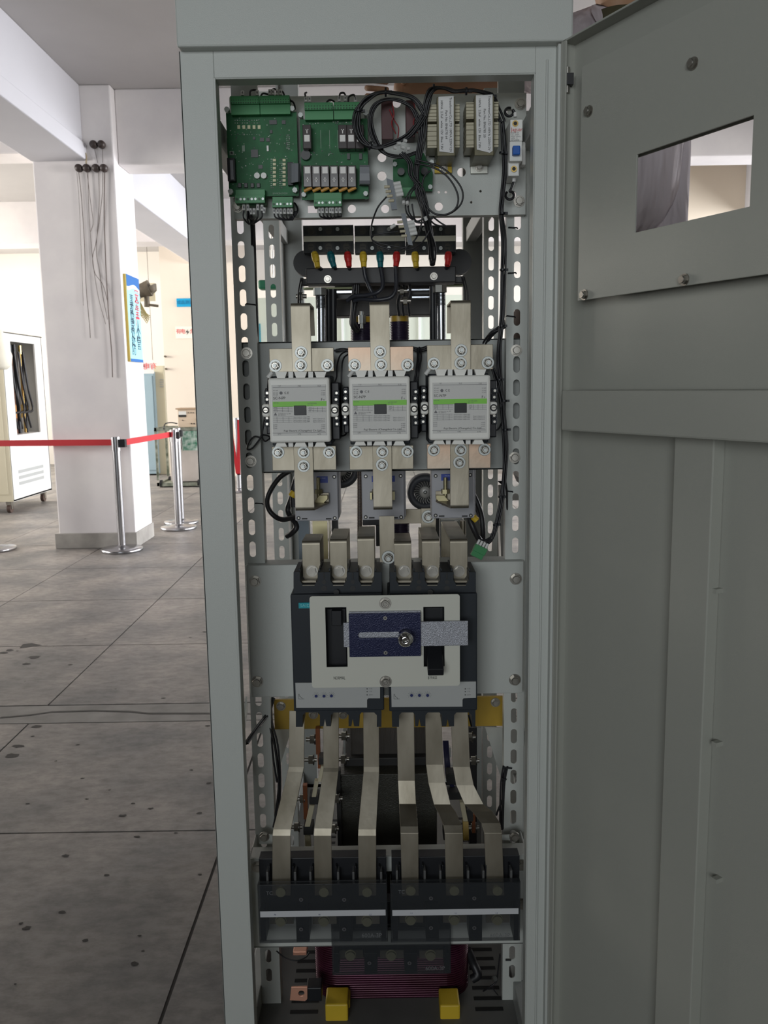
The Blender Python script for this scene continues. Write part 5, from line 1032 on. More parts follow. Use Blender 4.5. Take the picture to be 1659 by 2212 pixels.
# ================================================================ LOWER : REACTOR, SIDE CLAMPS, TRANSFORMER
t = thing('reactor', 'large dark laminated reactor with film wrapped top behind the long bars', 'reactor', W(840, 1842, 1.66))
m = MB(); m.pbox(757, 1560, 925, 1640, 1.72, .30, mat('film wrapped grey block', (0.07, 0.065, 0.06), 0.18, bump=1.0, bscale=160, stretch=(1, 1, .15))); m.build('wrapped_top', t, bevel=.002)
m = MB(); m.pbox(743, 1637, 940, 1673, 1.70, .33, INK); m.build('yoke_band', t, bevel=.002)
x0, x1, z0, z1 = R(735, 1672, 944, 1850, 1.66)
m = MB(); m.box(x0, x1, 1.66, 2.05, z0-.25, z1, mat('dark olive laminated core', (0.035, 0.034, 0.024), 0.35, var=.3, scale=30, bump=.4, bscale=240, stretch=(1, 1, 4))); m.build('core', t, bevel=.002)
m = MB(); m.pbox(728, 1665, 737, 1850, 1.65, .02, INK); m.pbox(742, 1570, 746, 1640, 1.68, .01, WASH); m.build('side_channel', t)
BST = mat('beige fibre stick', (0.50, 0.45, 0.30), 0.5)
for k, (x0_, y0, x1_, y1, w_) in enumerate(((684, 1687, 678, 1722, 10), (674, 1740, 664, 1786, 12), (664, 1806, 666, 1842, 13), (697, 1655, 690, 1690, 8), (998, 1733, 1006, 1775, 11), (1006, 1775, 1007, 1816, 13))):
    a = W(x0_, y0, 1.58); b_ = W(x1_, y1, 1.57); h = w_/2/FPX*1.58
    m = MB(); m.add([(a.x-h, a.y, a.z), (a.x+h, a.y, a.z), (b_.x+h, b_.y, b_.z), (b_.x-h, b_.y, b_.z), (a.x-h, a.y+.012, a.z), (a.x+h, a.y+.012, a.z), (b_.x+h, b_.y+.012, b_.z), (b_.x-h, b_.y+.012, b_.z)], [(0, 1, 2, 3), (7, 6, 5, 4), (0, 4, 5, 1), (1, 5, 6, 2), (2, 6, 7, 3), (3, 7, 4, 0)], BST if k != 5 else YVARN); m.build('insulating_stick', t, bevel=.0008)
CUD = mat('aged copper strap', (0.32, 0.12, 0.06), 0.4, .8)
for k, (x0_, y0, x1_, y1) in enumerate(((682, 1574, 691, 1630), (655, 1697, 664, 1770), (1020, 1760, 1027, 1800), (686, 1630, 692, 1660))):
    m = MB(); m.pbox(x0_, y0, x1_, y1, 1.60, .012, CUD); m.build('copper_strap', t)
for k, (px, py) in enumerate(((674, 1597), (671, 1641), (652, 1725), (640, 1786), (1022, 1643), (1014, 1592), (742, 1590), (741, 1640), (727, 1725), (719, 1790), (1022, 1788))):
    m = MB(); c = W(px, py, 1.61); m.cyl(c-Vector((.012, 0, 0)), c+Vector((.012, 0, 0)), .0042, STEEL, 12); m.cyl(c-Vector((.004, 0, 0)), c+Vector((.005, 0, 0)), .0088, STEEL, 6, smooth=False); m.cyl(c+Vector((.005, 0, 0)), c+Vector((.007, 0, 0)), .0105, DARKZ, 20); m.build('nut', t)
for k, (x0_, y0, x1_, y1) in enumerate(((668, 1720, 688, 1738), (655, 1785, 676, 1804), (688, 1638, 700, 1652), (965, 1672, 985, 1695), (968, 1712, 1002, 1728), (958, 1770, 985, 1815), (1008, 1750, 1022, 1775))):
    m = MB(); m.pbox(x0_, y0, x1_, y1, 1.575, .03, INK); m.build('clamp_block', t, bevel=.001)
m = MB(); m.pbox(1014, 1572, 1030, 1850, 1.80, .02, BLACKM); m.pbox(1029, 1572, 1040, 1850, 1.80, .03, PAINTD); tag(m.build('side_strut'), 'grey and black upright strut right of the long bars', 'strut')
for k, (x0_, y0, x1_, y1) in enumerate(((962, 1615, 975, 1636), (966, 1652, 978, 1656), (967, 1670, 979, 1684))):
    m = MB(); m.pbox(x0_, y0, x1_, y1, 1.66, .01, WHITE); m.build('white_clip', t)
for k in range(4): m = MB(); m.curve(ipx([(958+3*k, 1600, 1.62), (961+3*k, 1640, 1.62), (965+3*k, 1680, 1.60), (975+2*k, 1700, 1.60)]), .0018, mat('blue black wire', (0.02, 0.02, 0.06), .4), 6); m.build('wire', t)
# base transformer
t = thing('base_transformer', 'transformer with purple brown windings and yellow corner blocks at the cabinet foot', 'transformer', W(850, 2212, 1.7))
WND = mat('purple enamel wire', (0.11, 0.025, 0.06), 0.3, .35, col2=(0.055, 0.012, 0.02), scale=8)
WND.node_tree.nodes['Principled BSDF'].inputs['Roughness'].default_value = .25
x0 = W(686, 2060, 1.64).x; x1 = W(1006, 2060, 1.64).x; zt_ = W(850, 2040, 1.56).z; zb_ = W(850, 2180, 1.56).z; m = MB(); n_ = 46
cx = (x0+x1)/2; hw = (x1-x0)/2; cy = 1.56+.14; hd = .14; rr = .045
loop = []
for qx, qy, a0 in ((1, -1, -pi/2), (1, 1, 0), (-1, 1, pi/2), (-1, -1, pi)):
    for k in range(6): a = a0+k*pi/10; loop.append((cx+qx*(hw-rr)+rr*cos(a), cy+qy*(hd-rr)+rr*sin(a)))
for j in range(n_):
    z = zb_-.03+(zt_+.05-zb_+.03)*j/n_; s = 1.0
    pts = [Vector((x, y, z)) for x, y in loop]; pts.append(pts[0]); m.tube(pts, .0021, WND, 5, cap=False)
m.box(x0+.014, x1-.014, 1.574, 1.826, zb_-.03, zt_+.05, WND); w_ = m.build('winding', t); w_['kind'] = 'stuff'
m = MB(); m.pbox(752, 2178, 952, 2260, 1.54, .16, mat('dark grey core frame', (0.07, 0.075, 0.07), .5)); m.build('core', t, bevel=.002)
for x0_, y0, x1_, y1, Yb in ((703, 2170, 752, 2230, 1.50), (725, 2160, 756, 2180, 1.53), (951, 2172, 994, 2230, 1.50), (950, 2158, 983, 2176, 1.53)):
    m = MB(); m.pbox(x0_, y0, x1_, y1, Yb, .05, YELLOW); m.build('spacer_block', t, bevel=.003, label='yellow foam spacer block')
for px in (724, 965): m = MB(); m.pbox(px-14, 2148, px+18, 2162, 1.54, .04, mat('clear grey spacer', (0.12, 0.12, 0.11), .2)); m.build('grey_spacer', t, bevel=.003)
m = MB(); m.poly([(v.x, v.z) for v in ipx([(629, 2133, 1.5), (664, 2132, 1.5), (664, 2158, 1.5), (659, 2163, 1.5), (626, 2161, 1.5)])][::-1], [circ(W(651, 2146, 1.5).x, W(651, 2146, 1.5).z, .006)], 1.50, 1.504, COPPER)
t = thing('copper_terminal', 'bright pink copper terminal tab with a hole at lower left', 'terminal', W(645, 2163, 1.5)); m.build('tab', t, bevel=.0005); m = MB(); m.pbox(662, 2134, 695, 2164, 1.505, .03, BLACK); m.build('insulated_tail', t, bevel=.002)
t = thing('copper_terminal', 'partly shaded copper tab just under the terminal bracket', 'terminal', W(645, 2065, 1.55)); m = MB(); m.pbox(633, 2056, 662, 2064, 1.56, .02, COPPER); m.pbox(637, 2046, 665, 2052, 1.58, .02, COPPER); m.build('tab', t, bevel=.001)
for k, (pl, lb_) in enumerate((([(597, 2054, 1.52), (615, 2068, 1.52), (640, 2075, 1.52), (660, 2068, 1.53), (668, 2058, 1.54)], 'thin black wire swagging under the terminal bracket at left'),
    ([(636, 2166, 1.55), (650, 2190, 1.60), (662, 2220, 1.62)], 'thin dark wire falling from the pink copper tab'),
    ([(1021, 2163, 1.58), (1045, 2175, 1.58), (1062, 2195, 1.58), (1068, 2220, 1.58)], 'dark red wire curving at the lower right of the base transformer'),
    ([(1018, 2168, 1.58), (1040, 2182, 1.58), (1055, 2205, 1.58), (1058, 2222, 1.58)], 'black wire under the dark red wire at lower right'),
    ([(1044, 2141, 1.57), (1058, 2132, 1.56), (1072, 2120, 1.56), (1076, 2095, 1.56), (1080, 2060, 1.56)], 'black wire with a ring terminal rising near the right post'),
    ([(1060, 2128, 1.56), (1068, 2140, 1.56), (1076, 2150, 1.56)], 'short black wire tail near the right post'),
    ([(560, 1955, 1.50), (550, 1990, 1.49), (545, 2010, 1.49)], 'black wire end poking out left of the terminal blocks'),
    ([(1010, 2052, 1.60), (1022, 2080, 1.60), (1032, 2105, 1.59), (1020, 2115, 1.59)], 'dark sleeved cable right of the base transformer'))):
    o = MB().curve(ipx(pl), (.0014, .001, .002, .0016, .0016, .0012, .002, .009)[k], mat('dark red wire', (0.25, 0.02, 0.025), 0.45) if k == 2 else RUB, 8).build('wire_lead'); tag(o, lb_, 'wire')
m = MB(); c = W(1066, 2115, 1.555); m.cyl(c, c+Vector((.003, -.004, .004)), .005, WASH, 14); tag(m.build('ring_terminal'), 'small bright ring terminal near the right post at the bottom', 'ring terminal')
for k, (pl, n, lb_) in enumerate((([(590, 1508, 1.57), (578, 1540, 1.56), (555, 1572, 1.50), (532, 1605, 1.45)], 3, 'black wires slanting down left from under the breaker plate'), ([(583, 1510, 1.57), (585, 1560, 1.555), (596, 1610, 1.55), (603, 1680, 1.55), (600, 1740, 1.55), (592, 1785, 1.55)], 3, 'black wires hanging down beside the left long bar'), ([(585, 1580, 1.552), (590, 1640, 1.55), (598, 1690, 1.55)], 1, 'single thin black wire beside the left post'),
    ([(1092, 1655, 1.55), (1087, 1690, 1.55), (1085, 1740, 1.55), (1084, 1790, 1.55)], 4, 'black wires hanging from a tie on the right post'), ([(1086, 1725, 1.55), (1076, 1750, 1.55), (1071, 1762, 1.55)], 1, 'short black wire splitting off near the right post'))):
    bundle('wire_harness', lb_, 'wire bundle' if n > 1 else 'wire', pl, n, .0019, .003, seed=90+k)
for a, b_, lb_ in (((1086, 1658), (1106, 1660), 'black cable tie on the right post beside the long bars'), ((1084, 1682), (1094, 1684), 'small black cable tie just below it on the right hanging wires'), ((553, 1567), (562, 1571), 'black cable tie on the slanting left wires'), ((1092, 2074), (1104, 2074), 'black cable tie on the right post near the floor')):
    o = MB().tube(ipx([(a[0], a[1], 1.545), (b_[0], b_[1], 1.545)]), .0016, BLACK, 6).build('cable_tie'); tag(o, lb_, 'cable tie', 'cable ties on the posts')

# ================================================================ HALL : STANCHIONS AND BELTS
SST = mat('stainless post', (0.48, 0.48, 0.50), 0.26, 1.0)
BELT = mat('red webbing belt', (0.50, 0.012, 0.02), 0.6)
def stanchion(px, py, label, h=.95, seen_top=None):
    c = FL(px, py); c.y -= .05 if py == 1187 else 0; t = thing('barrier_post', label, 'barrier post', c, 'chrome belt barrier posts')
    m = MB(); m.lathe(c, [(0, 0), (.166, 0), (.170, .004), (.170, .020), (.163, .026), (.10, .034), (.04, .042), (.032, .05)], SST, 40); m.build('base', t)
    m = MB(); m.cyl(c+Vector((0, 0, .035)), c+Vector((0, 0, h-.10)), .0315, SST, 28); m.build('pole', t)
    m = MB(); m.cyl(c+Vector((0, 0, h-.115)), c+Vector((0, 0, h)), .037, SST, 28); m.build('head', t, bevel=.003)
    m = MB(); m.box(c.x+.03, c.x+(.085 if py == 1187 else .055), c.y-.03, c.y+.022, h-.085, h-.02, BLACK); m.build('belt_clip', t, bevel=.003)
    return c
s1 = stanchion(268, 1187, 'chrome barrier post with round base in front of the white column'); s2 = stanchion(386, 1142, 'chrome barrier post right of the column, with red belt end')
s3 = stanchion(392, 1130, 'chrome barrier post standing just behind another, mostly hidden')
s4 = stanchion(-10, 1188, 'barrier post at the left edge with only its round base showing'); s5 = stanchion(517, 1062, 'distant barrier post seen between cabinet frame and left slotted post')
def belt(a, b_, z0, z1, label, sag=.0):
    a = a+Vector((0, 0, z0)); b_ = b_+Vector((0, 0, z1)); m = MB(); secs = []
    for k in range(13): p = a.lerp(b_, k/12)-Vector((0, 0, sag*sin(pi*k/12))); secs.append((p+Vector((0, 0, .025)), p-Vector((0, 0, .025))))
    m.ribbon(secs, .0015, BELT); tag(m.build('barrier_belt'), label, 'barrier belt', 'red barrier belts')
belt(s4+Vector((.05, 0, 0)), s1-Vector((.034, 0, 0)), .905, .905, 'dark red belt stretched from the left edge across the white column')
belt(s1+Vector((.078, -.02, 0)), s2-Vector((.03, 0, 0)), .905, .905, 'bright red belt stretched from column post to the next post at right')
m = MB(); q = s5; m.ribbon([(q+Vector((x-.02, -.04, z)), q+Vector((x+.02, -.04, z))) for x, z in ((-.07, .95), (-.06, .7), (-.03, .45), (-.01, .25), (.01, .22), (.015, .45), (.03, .75), (.04, .93))], .0015, BELT); tag(m.build('barrier_belt'), 'slack red belt hanging in a loop from the distant post', 'barrier belt', 'red barrier belts')

# ================================================================ COLUMN FITTINGS
INS = mat('brown porcelain', (0.045, 0.032, 0.028), 0.45)
balls = []
for k, (px, py) in enumerate(((202, 312), (219, 312), (170, 363), (187, 363), (207, 363), (224, 363))):
    c = W(px, py, 7.13); t = thing('insulator', 'round brown porcelain insulator on the column, %s' % (('left of the upper pair', 'right of the upper pair', 'leftmost of the lower four', 'second of the lower four', 'third of the lower four', 'rightmost of the lower four')[k]), 'insulator', c, 'porcelain insulators on the column')
    m = MB(); m.lathe(c, [(0, .03), (.018, .028), (.028, .018), (.031, .004), (.026, -.008), (.030, -.016), (.026, -.030), (.014, -.034)], INS, 24, 'Y'); m.build('knob', t)
    m = MB(); m.cyl(c+Vector((0, .02, 0)), c+Vector((0, .06, 0)), .012, INS, 14); m.build('stem', t); balls.append(c)
OLDW = mat('old grey wire', (0.16, 0.13, 0.12), 0.8)
for k, (pl, r_) in enumerate((([(204, 320), (211, 352)], .002), ([(221, 320), (222, 352)], .002), ([(170, 372), (176, 430), (182, 520), (186, 620), (193, 700), (195, 730)], .0025), ([(166, 372), (171, 440), (176, 560), (180, 660)], .0015), ([(188, 372), (196, 440), (201, 480), (196, 500)], .002), ([(190, 372), (192, 460), (200, 560), (212, 640), (228, 700)], .0018),
      ([(222, 372), (220, 430), (208, 520), (200, 556), (205, 590), (222, 615), (232, 650)], .0022), ([(226, 372), (225, 460), (228, 560), (232, 640), (236, 700), (241, 760), (243, 815)], .0042), ([(213, 372), (214, 440), (208, 540), (214, 580), (222, 640), (232, 690)], .002))):
    o = MB().curve([W(x, y, 7.172) for x, y in pl], r_, OLDW, 5).build('hanging_wire'); tag(o, 'thin old wire hanging down the white column below the insulators', 'wire', 'old wires on the column')
m = MB(); m.curve([W(x, y, 7.15) for x, y in ((185, 330), (187, 340), (186, 352), (189, 362))], .006, mat('tan cord', (0.4, 0.33, 0.22), .8), 6); tag(m.build('cord'), 'tan cord looped where the beam meets the column', 'cord')
def SX(px, py, X):                               # pixel -> point on a plane x = X
    v = CM.to_3x3() @ Vector(((px-829.5)/FPX, -(py-1106)/FPX, -1.0)); t = X/v.x
    return Vector((X, v.y*t, EYE+v.z*t))
# banner on the column's right face
XB = -2.092; za = SX(276, 593, XB).z; zb = SX(284, 781, XB).z; ya, yb2 = 7.245, 7.63
t = thing('safety_banner', 'narrow light blue safety banner with vertical Chinese writing on the column side', 'banner', (XB, 7.43, zb))
m = MB(); m.box(XB-.022, XB-.002, ya, yb2, zb, za, mat('yellow banner edge', (0.6, 0.45, 0.1), .6)); m.build('backing', t)
FX = Matrix.Rotation(pi/2, 4, 'Z') @ Matrix.Rotation(pi/2, 4, 'X')
m = MB(); m.box(XB-.002, XB, ya+.012, yb2, zb, za, mat('pale blue banner', (0.35, 0.72, 0.80), .6)); fc = m.build('face', t)
DB = mat('deep blue banner print', (0.01, 0.13, 0.42), .6)
m = MB(); h_ = za-zb; yy0, yy1 = ya+.012, yb2; N = 16
top = [(yy0+(yy1-yy0)*k/N, za-h_*(.115+.02*sin(k/N*2*pi+1.2))) for k in range(N+1)]
m.add([(XB+.001, y, z) for y, z in top]+[(XB+.001, y, za) for y, z in top], [(k, k+1, k+N+2, k+N+1) for k in range(N)], DB)
m.add([(XB+.001, y, z-.03) for y, z in top]+[(XB+.001, y, z) for y, z in top], [(k, k+1, k+N+2, k+N+1) for k in range(N)], mat('white wave', (0.8, 0.85, 0.9), .6))
m.build('top_band', fc); m = MB(); m.box(XB, XB+.001, yy0, yy1, zb, zb+h_*.035, DB); m.build('bottom_band', fc)
m = MB(); RD = mat('red banner ink', (0.6, 0.05, 0.08), .6); NK = mat('navy banner ink', (0.02, 0.05, 0.10), .6)
for k, ch in enumerate('安全生产人人管'): m.text(ch, 0, 0, 0, 1, RD if k < 4 else NK, mtx=Matrix.Translation((XB+.0015, ya+.285, za-h_*(.225+.093*k))) @ FX @ Matrix.Scale(.13, 4))
for k, ch in enumerate('事故隐患处处防'): m.text(ch, 0, 0, 0, 1, NK, mtx=Matrix.Translation((XB+.0015, ya+.125, za-h_*(.30+.093*k))) @ FX @ Matrix.Scale(.12, 4))
m.build('lettering', fc)
# wall fan behind the column
m = MB(); a = W(306, 640, 8.15); m.box(a.x-.2, a.x-.02, 7.72, 8.2, a.z-.02, a.z+.02, PAINTD); tag(m.build('fan_support'), 'short steel arm behind the column carrying the old fan', 'bracket')
t = thing('wall_fan', 'dusty brown old fan motor and wire cage bracketed behind the column', 'fan', W(300, 690, 8.2))
BR = mat('dusty brown metal', (0.13, 0.105, 0.07), .7, var=.4, scale=20); Yf = 8.2
m = MB(); m.cyl(W(294, 632, Yf), W(324, 622, Yf), .055, BR, 24, r2=.075); m.cyl(W(324, 622, Yf), W(331, 632, Yf), .07, BR, 20, r2=.04); m.build('motor', t, bevel=.004)
m = MB(); m.cyl(W(317, 640, Yf), W(317, 663, Yf), .024, BR, 14); m.cyl(W(317, 658, Yf), W(342, 661, Yf), .012, BR, 10); m.cyl(W(285, 640, Yf), W(300, 640, Yf), .02, BR, 10); m.build('bracket', t)
m = MB()
for k in range(9):
    a = -0.6+.15*k; m.curve([W(296, 640, Yf), W(300+16*sin(a+1), 668+10*cos(a), Yf), W(306+20*sin(a+.6), 698-4*abs(k-4), Yf), W(300+8*sin(a), 672, Yf)], .003, mat('yellowed wire', (0.35, 0.30, 0.12), .7), 5)
m.build('cage', t)
m = MB(); a = W(299, 612, 8.4); b_ = W(336, 650, 8.4); m.box(a.x, b_.x, 8.4, 8.42, b_.z, a.z, mat('cream board', (0.75, 0.68, 0.48), .7)); tag(m.build('cream_board'), 'cream square board behind the fan motor', 'board')
m = MB(); m.cyl(W(300, 690, 8.35), W(308, 780, 8.35), .012, mat('cream board', (0.75, 0.68, 0.48), .7), 8); tag(m.build('conduit_pipe'), 'thin cream conduit pipe running down behind the banner', 'pipe')

# ================================================================ LEFT WHITE CABINET
WC = mat('white cabinet enamel', (0.80, 0.80, 0.78), .4); CC = mat('cream enamel and shaded white', (0.62, 0.58, 0.44), .45)
XS = -4.06; y0c, y1c = 9.32, 10.42; zt = 1.955; zb_ = .13
t = thing('equipment_cabinet', 'white equipment cabinet, front in a shade tone, on castors with open side window, far left', 'cabinet', (XS-.35, 9.87, 0))
op = [SX(20, 737, XS), SX(27, 945, XS), SX(88, 930, XS), SX(66, 739, XS)]
Y0w, Y1w = op[0].y+.02, op[2].y; Z0w, Z1w = (op[1].z+op[2].z)/2, op[0].z
def sidepoly(m, X, t_, outer, holes, mt):        # YZ panel
    n0 = len(m.v); m.poly([(y, z) for y, z in outer], [[(y, z) for y, z in h] for h in holes], 0, t_, mt)
    for i in range(n0, len(m.v)): v = m.v[i]; m.v[i] = Vector((X-v.y, v.x, v.z))
vents = []
for k in range(3):
    a, b_, c, d = SX(40+.8*k, 1020+12*k, XS), SX(93+.8*k, 1006+12.5*k, XS), None, None
    vents.append(((a.y, b_.y), ((a.z+b_.z)/2-.018, (a.z+b_.z)/2+.018)))
m = MB(); sidepoly(m, XS, .02, [(y0c, zb_), (y1c, zb_), (y1c, zt), (y0c, zt)], [[(Y0w, Z0w), (Y1w, Z0w), (Y1w, Z1w), (Y0w, Z1w)]], WC); m.build('side_panel', t, bevel=.003)
for vy, vz in vents: m = MB(); m.box(XS, XS+.004, vy[0], vy[1], vz[0], vz[1], mat('grey vent strip', (0.42, 0.43, 0.42), .6)); m.build('vent_strip', t)
m = MB(); m.box(XS-.72, XS-.0, y0c-.002, y0c+.02, zb_, zt, CC); m.box(XS-.60, XS-.05, y0c-.008, y0c, zb_+.08, zt-.05, CC); m.build('door', t, bevel=.003)  # cream tone paints shade on the white front turned from the light
m = MB(); m.box(XS-.72, XS-.70, y0c, y1c, zb_, zt, WC); m.box(XS-.72, XS, y1c-.02, y1c, zb_, zt, WC); m.box(XS-.72, XS, y0c, y1c, zb_, zb_+.02, WC); m.box(XS-.73, XS+.005, y0c-.01, y1c+.01, zt, zt+.012, DARKZ); m.box(XS-.6, XS-.03, y0c+.03, y1c-.03, Z0w-.02, Z0w, WC); m.build('shell', t)
for k in range(9):
    y = Y0w+.06+(Y1w-Y0w-.1)*k/8; m = MB(); x = XS-.08-.05*(k % 3); mt = (BLACK, DGREY, SST, BLACK, COPPER, DGREY, BLACK, GOLD, WHITE)[k]
    m.cyl((x, y, Z0w+.005), (x, y, Z1w-(.02 if k % 2 else .12)), (.018, .025, .015, .02, .03, .018, .012, .02, .025)[k], mt, 12); m.build('inner_rod', t)
m = MB()
for k in range(4): y = Y0w+.1+.12*k; m.curve([(XS-.06, y, Z1w-.1), (XS-.05, y+.05, Z1w-.5), (XS-.05, y+.14, Z1w-.75), (XS-.06, y+.02, Z1w-.8), (XS-.07, y+.1, Z0w+.06)], .012, RUB, 7)
m.build('inner_cable', t)
m = MB(); m.box(XS-.30, XS-.22, Y0w+.05, Y1w-.05, Z1w-.25, Z1w-.05, DGREY); m.box(XS-.32, XS-.30, Y0w+.25, Y1w-.05, Z0w+.45, Z1w-.3, mat('grey panel', (0.3, 0.3, 0.28), .5)); m.build('inner_panel', t)
m = MB(); m.box(XS-.22, XS-.12, Y0w+.30, Y0w+.62, Z0w+.18, Z0w+.33, GOLD); m.build('brass_block', t)
for y in (y0c+.08, y1c-.08):
    for x in (XS-.08, XS-.62):
        m = MB(); m.cyl((x-.018, y, .05), (x+.018, y, .05), .05, mat('brown castor wheel', (0.08, 0.05, 0.04), .5), 20); w_ = m.build('castor', t); MB().box(x-.03, x+.03, y-.03, y+.03, .09, .13, STEEL).box(x+.02, x+.026, y-.02, y+.02, .04, .1, STEEL).build('castor_fork', w_)
m = MB(); c = W(2, 790, 9.15); m.lathe(c+Vector((0, 0, -.02)), [(.0, .40), (.04, .39), (.07, .3), (.12, .12), (.105, .02), (.06, -.02), (0, -.02)], mat('white cloth', (0.72, 0.70, 0.60), .8, bump=1.0, bscale=14), 20); tag(m.build('cloth_bag'), 'white cloth bag hanging on the cabinet front at the left edge', 'bag')
# ================================================================ FAR LEFT GROUP
def wrect(name, px0, py0, px1, py1, Y, d, m_, label, cat, bev=.004, floor=False):
    a, b_, c, e = R(px0, py0, px1, py1, Y); m = MB(); m.box(a, b_, Y, Y+d, 0 if floor else c, e, m_); return tag(m.build(name, bevel=bev), label, cat)
PWL = mat('cream partition paint', (0.80, 0.72, 0.62), .85, var=.08, scale=1.5)
a, b_, c, e = R(359, 700, 545, 1000, 13.0); struct(MB().box(a, b_, 13.0, 13.1, 0, CZ, PWL).build('partition_wall'))
SHT = mat('shutter enamel', (0.30, 0.42, 0.50), .5)
t = thing('steel_locker', 'blue grey steel locker standing behind the column', 'locker', FL(318, 1010)); a, b_, c, e = R(299, 803, 336, 990, 13.3)
m = MB(); m.box(a, b_, 13.3, 13.8, .02, e, SHT); m.build('body', t, bevel=.006); m = MB(); m.box(a+.03, b_-.02, 13.285, 13.3, .08, e-.06, SHT); m.build('door', t, bevel=.004)
t = thing('cream_cabinet', 'tall cream cabinet with louvres beside the blue grey locker', 'cabinet', FL(346, 1010)); a, b_, c, e = R(336.5, 790, 358, 990, 13.4)
m = MB(); m.box(a, b_, 13.4, 13.9, .0, e, CC); m.build('body', t, bevel=.006)
for k in range(4): q = R(345, 819+5*k, 353, 821.5+5*k, 13.39); MB().box(q[0], q[1], 13.39, 13.4, q[2], q[3], mat('grey vent strip', (0.42, 0.43, 0.42), .6)).build('louvre', t)
for px in (308, 330): q = W(px, 779, 13.105); o = MB().cyl(q, Vector((q.x, q.y, CZ)), .004, OLDW, 6).build('hanging_wire'); tag(o, 'thin wire holding up the mirrored warning board', 'wire', 'wires of the mirrored board')
t = thing('warning_sign', 'white board with mirrored red Chinese characters above the locker', 'sign', W(319, 808, 13.1)); q = R(305, 778, 332, 807, 13.1); MB().box(q[0], q[1], 13.1, 13.11, q[2], q[3], mat('white sign board', (0.75, 0.75, 0.76), .6)).build('board', t)
m = MB(); v = W(321, 792, 13.09); m.text('有电', v.x+.02, v.z, v.y, .105, mat('red sign ink', (0.65, 0.03, 0.04), .6), mirror=True); v2 = W(307, 792, 13.09); m.add([(v2.x-.03, 13.09, v2.z-.02), (v2.x+.035, 13.09, v2.z), (v2.x-.01, 13.09, v2.z+.09)], [(0, 1, 2)], INK); m.build('lettering', t)
t = thing('area_sign', 'small bright blue sign with dark Chinese writing on the cream partition', 'sign', W(400, 662, 12.98)); q = R(381.5, 644.5, 424, 662.5, 12.98); MB().box(q[0], q[1], 12.98, 13.0, q[2], q[3], mat('bright blue sign', (0.0, 0.33, 0.62), .5)).build('board', t)
m = MB(); v = W(404, 653.5, 12.975); m.text('成品测试区', v.x, v.z, v.y, .060, mat('navy sign ink', (0.0, 0.10, 0.25), .5)); m.build('lettering', t)
t = thing('warning_sign', 'white sign with red Chinese characters and black lightning bolt', 'sign', W(402, 728, 12.98)); q = R(379, 705, 440, 731, 12.98); MB().box(q[0], q[1], 12.985, 13.0, q[2], q[3], mat('cream sign paper', (0.85, 0.80, 0.72), .7)).build('board', t)
m = MB(); RI = mat('red sign ink', (0.65, 0.03, 0.04), .6)
for px, ch in ((385.5, '有'), (395, '电'), (416, '危'), (427, '险')): v = W(px, 716.5, 12.98); m.text(ch, v.x, v.z, v.y, .078, RI)
m.add([W(x, y, 12.98) for x, y in ((406, 711), (401, 718), (405, 718), (403, 724), (409, 716), (405, 716))], [(0, 1, 2, 5), (5, 2, 3, 4)], INK); m.build('lettering', t)
for k, (px, py) in enumerate(((356, 770), (358, 797))): c = W(px, py, 12.95); o = MB().cyl(c, c+Vector((0, .05, 0)), .015, BR, 10).build('wall_hook'); tag(o, 'small brown hook on the partition edge, %s one' % ('upper', 'lower')[k], 'hook')
# trolley with instrument
GRN = mat('chipped dark green paint', (0.045, 0.06, 0.035), .6, col2=(0.28, 0.30, 0.25), scale=14)
c0 = FL(340, 1052); Yc = 11.6; q = R(336, 925, 436, 1050, Yc); z_t = W(380, 926, Yc).z; z_b = W(380, 1042, Yc).z
xa, xb = q[0], q[1]; t = thing('trolley', 'chipped green steel trolley carrying a white box and an instrument', 'trolley', ((xa+xb)/2, Yc+.3, 0))
for x in (xa, xb-.03):
    for y in (Yc, Yc+.55): m = MB(); m.box(x, x+.03, y, y+.03, .1, z_t, GRN); m.build('leg', t, bevel=.003)
for z in (z_t-.03, z_b-.05): 
    m = MB(); m.box(xa, xb, Yc, Yc+.03, z, z+.045, GRN); m.box(xa, xb, Yc+.55, Yc+.58, z, z+.045, GRN); m.box(xa, xa+.03, Yc, Yc+.58, z, z+.045, GRN); m.box(xb-.03, xb, Yc, Yc+.58, z, z+.045, GRN); m.box(xa, xb, Yc+.02, Yc+.56, z+.02, z+.03, GRN); m.build('shelf', t)
for x in (xa+.05, xb-.06):
    for y in (Yc+.04, Yc+.53): m = MB(); m.cyl((x-.015, y, .05), (x+.015, y, .05), .05, BLACK, 18); m.build('castor', t)
q = R(367, 931, 432, 1036, Yc+.08); o = MB().box(q[0], q[1], Yc+.08, Yc+.5, z_b, z_t-.05, mat('off white crate', (0.60, 0.55, 0.52), .7, var=.15, scale=5)).build('white_box', bevel=.006); tag(o, 'off white box standing on the lower trolley shelf', 'box')
q = R(393.5, 931, 440, 973, Yc-.01); t = thing('floral_panel', 'green and white leaf patterned panel hung on the trolley front', 'panel', W(410, 973, Yc-.01))
fm = mat('leaf print', (0.50, 0.58, 0.54), .6, col2=(0.02, 0.16, 0.09), scale=17); MB().box(q[0], q[1], Yc-.012, Yc-.004, q[2], q[3], fm).build('sheet', t)
t = thing('test_instrument', 'beige bench instrument with analogue meter on top of the trolley', 'instrument', W(400, 922, Yc+.15)); q = R(384, 884, 440, 921, Yc+.1); BEI = mat('beige instrument panel', (0.62, 0.50, 0.38), .6)
MB().box(q[0], q[1], Yc+.1, Yc+.4, z_t+.013, q[3], BEI).build('case', t, bevel=.005); qt = R(379, 881.5, 440, 884.5, Yc+.08); MB().box(qt[0], qt[1], Yc+.08, Yc+.42, qt[2], qt[3], mat('tan lid', (0.42, 0.3, 0.2), .6)).build('lid', t)
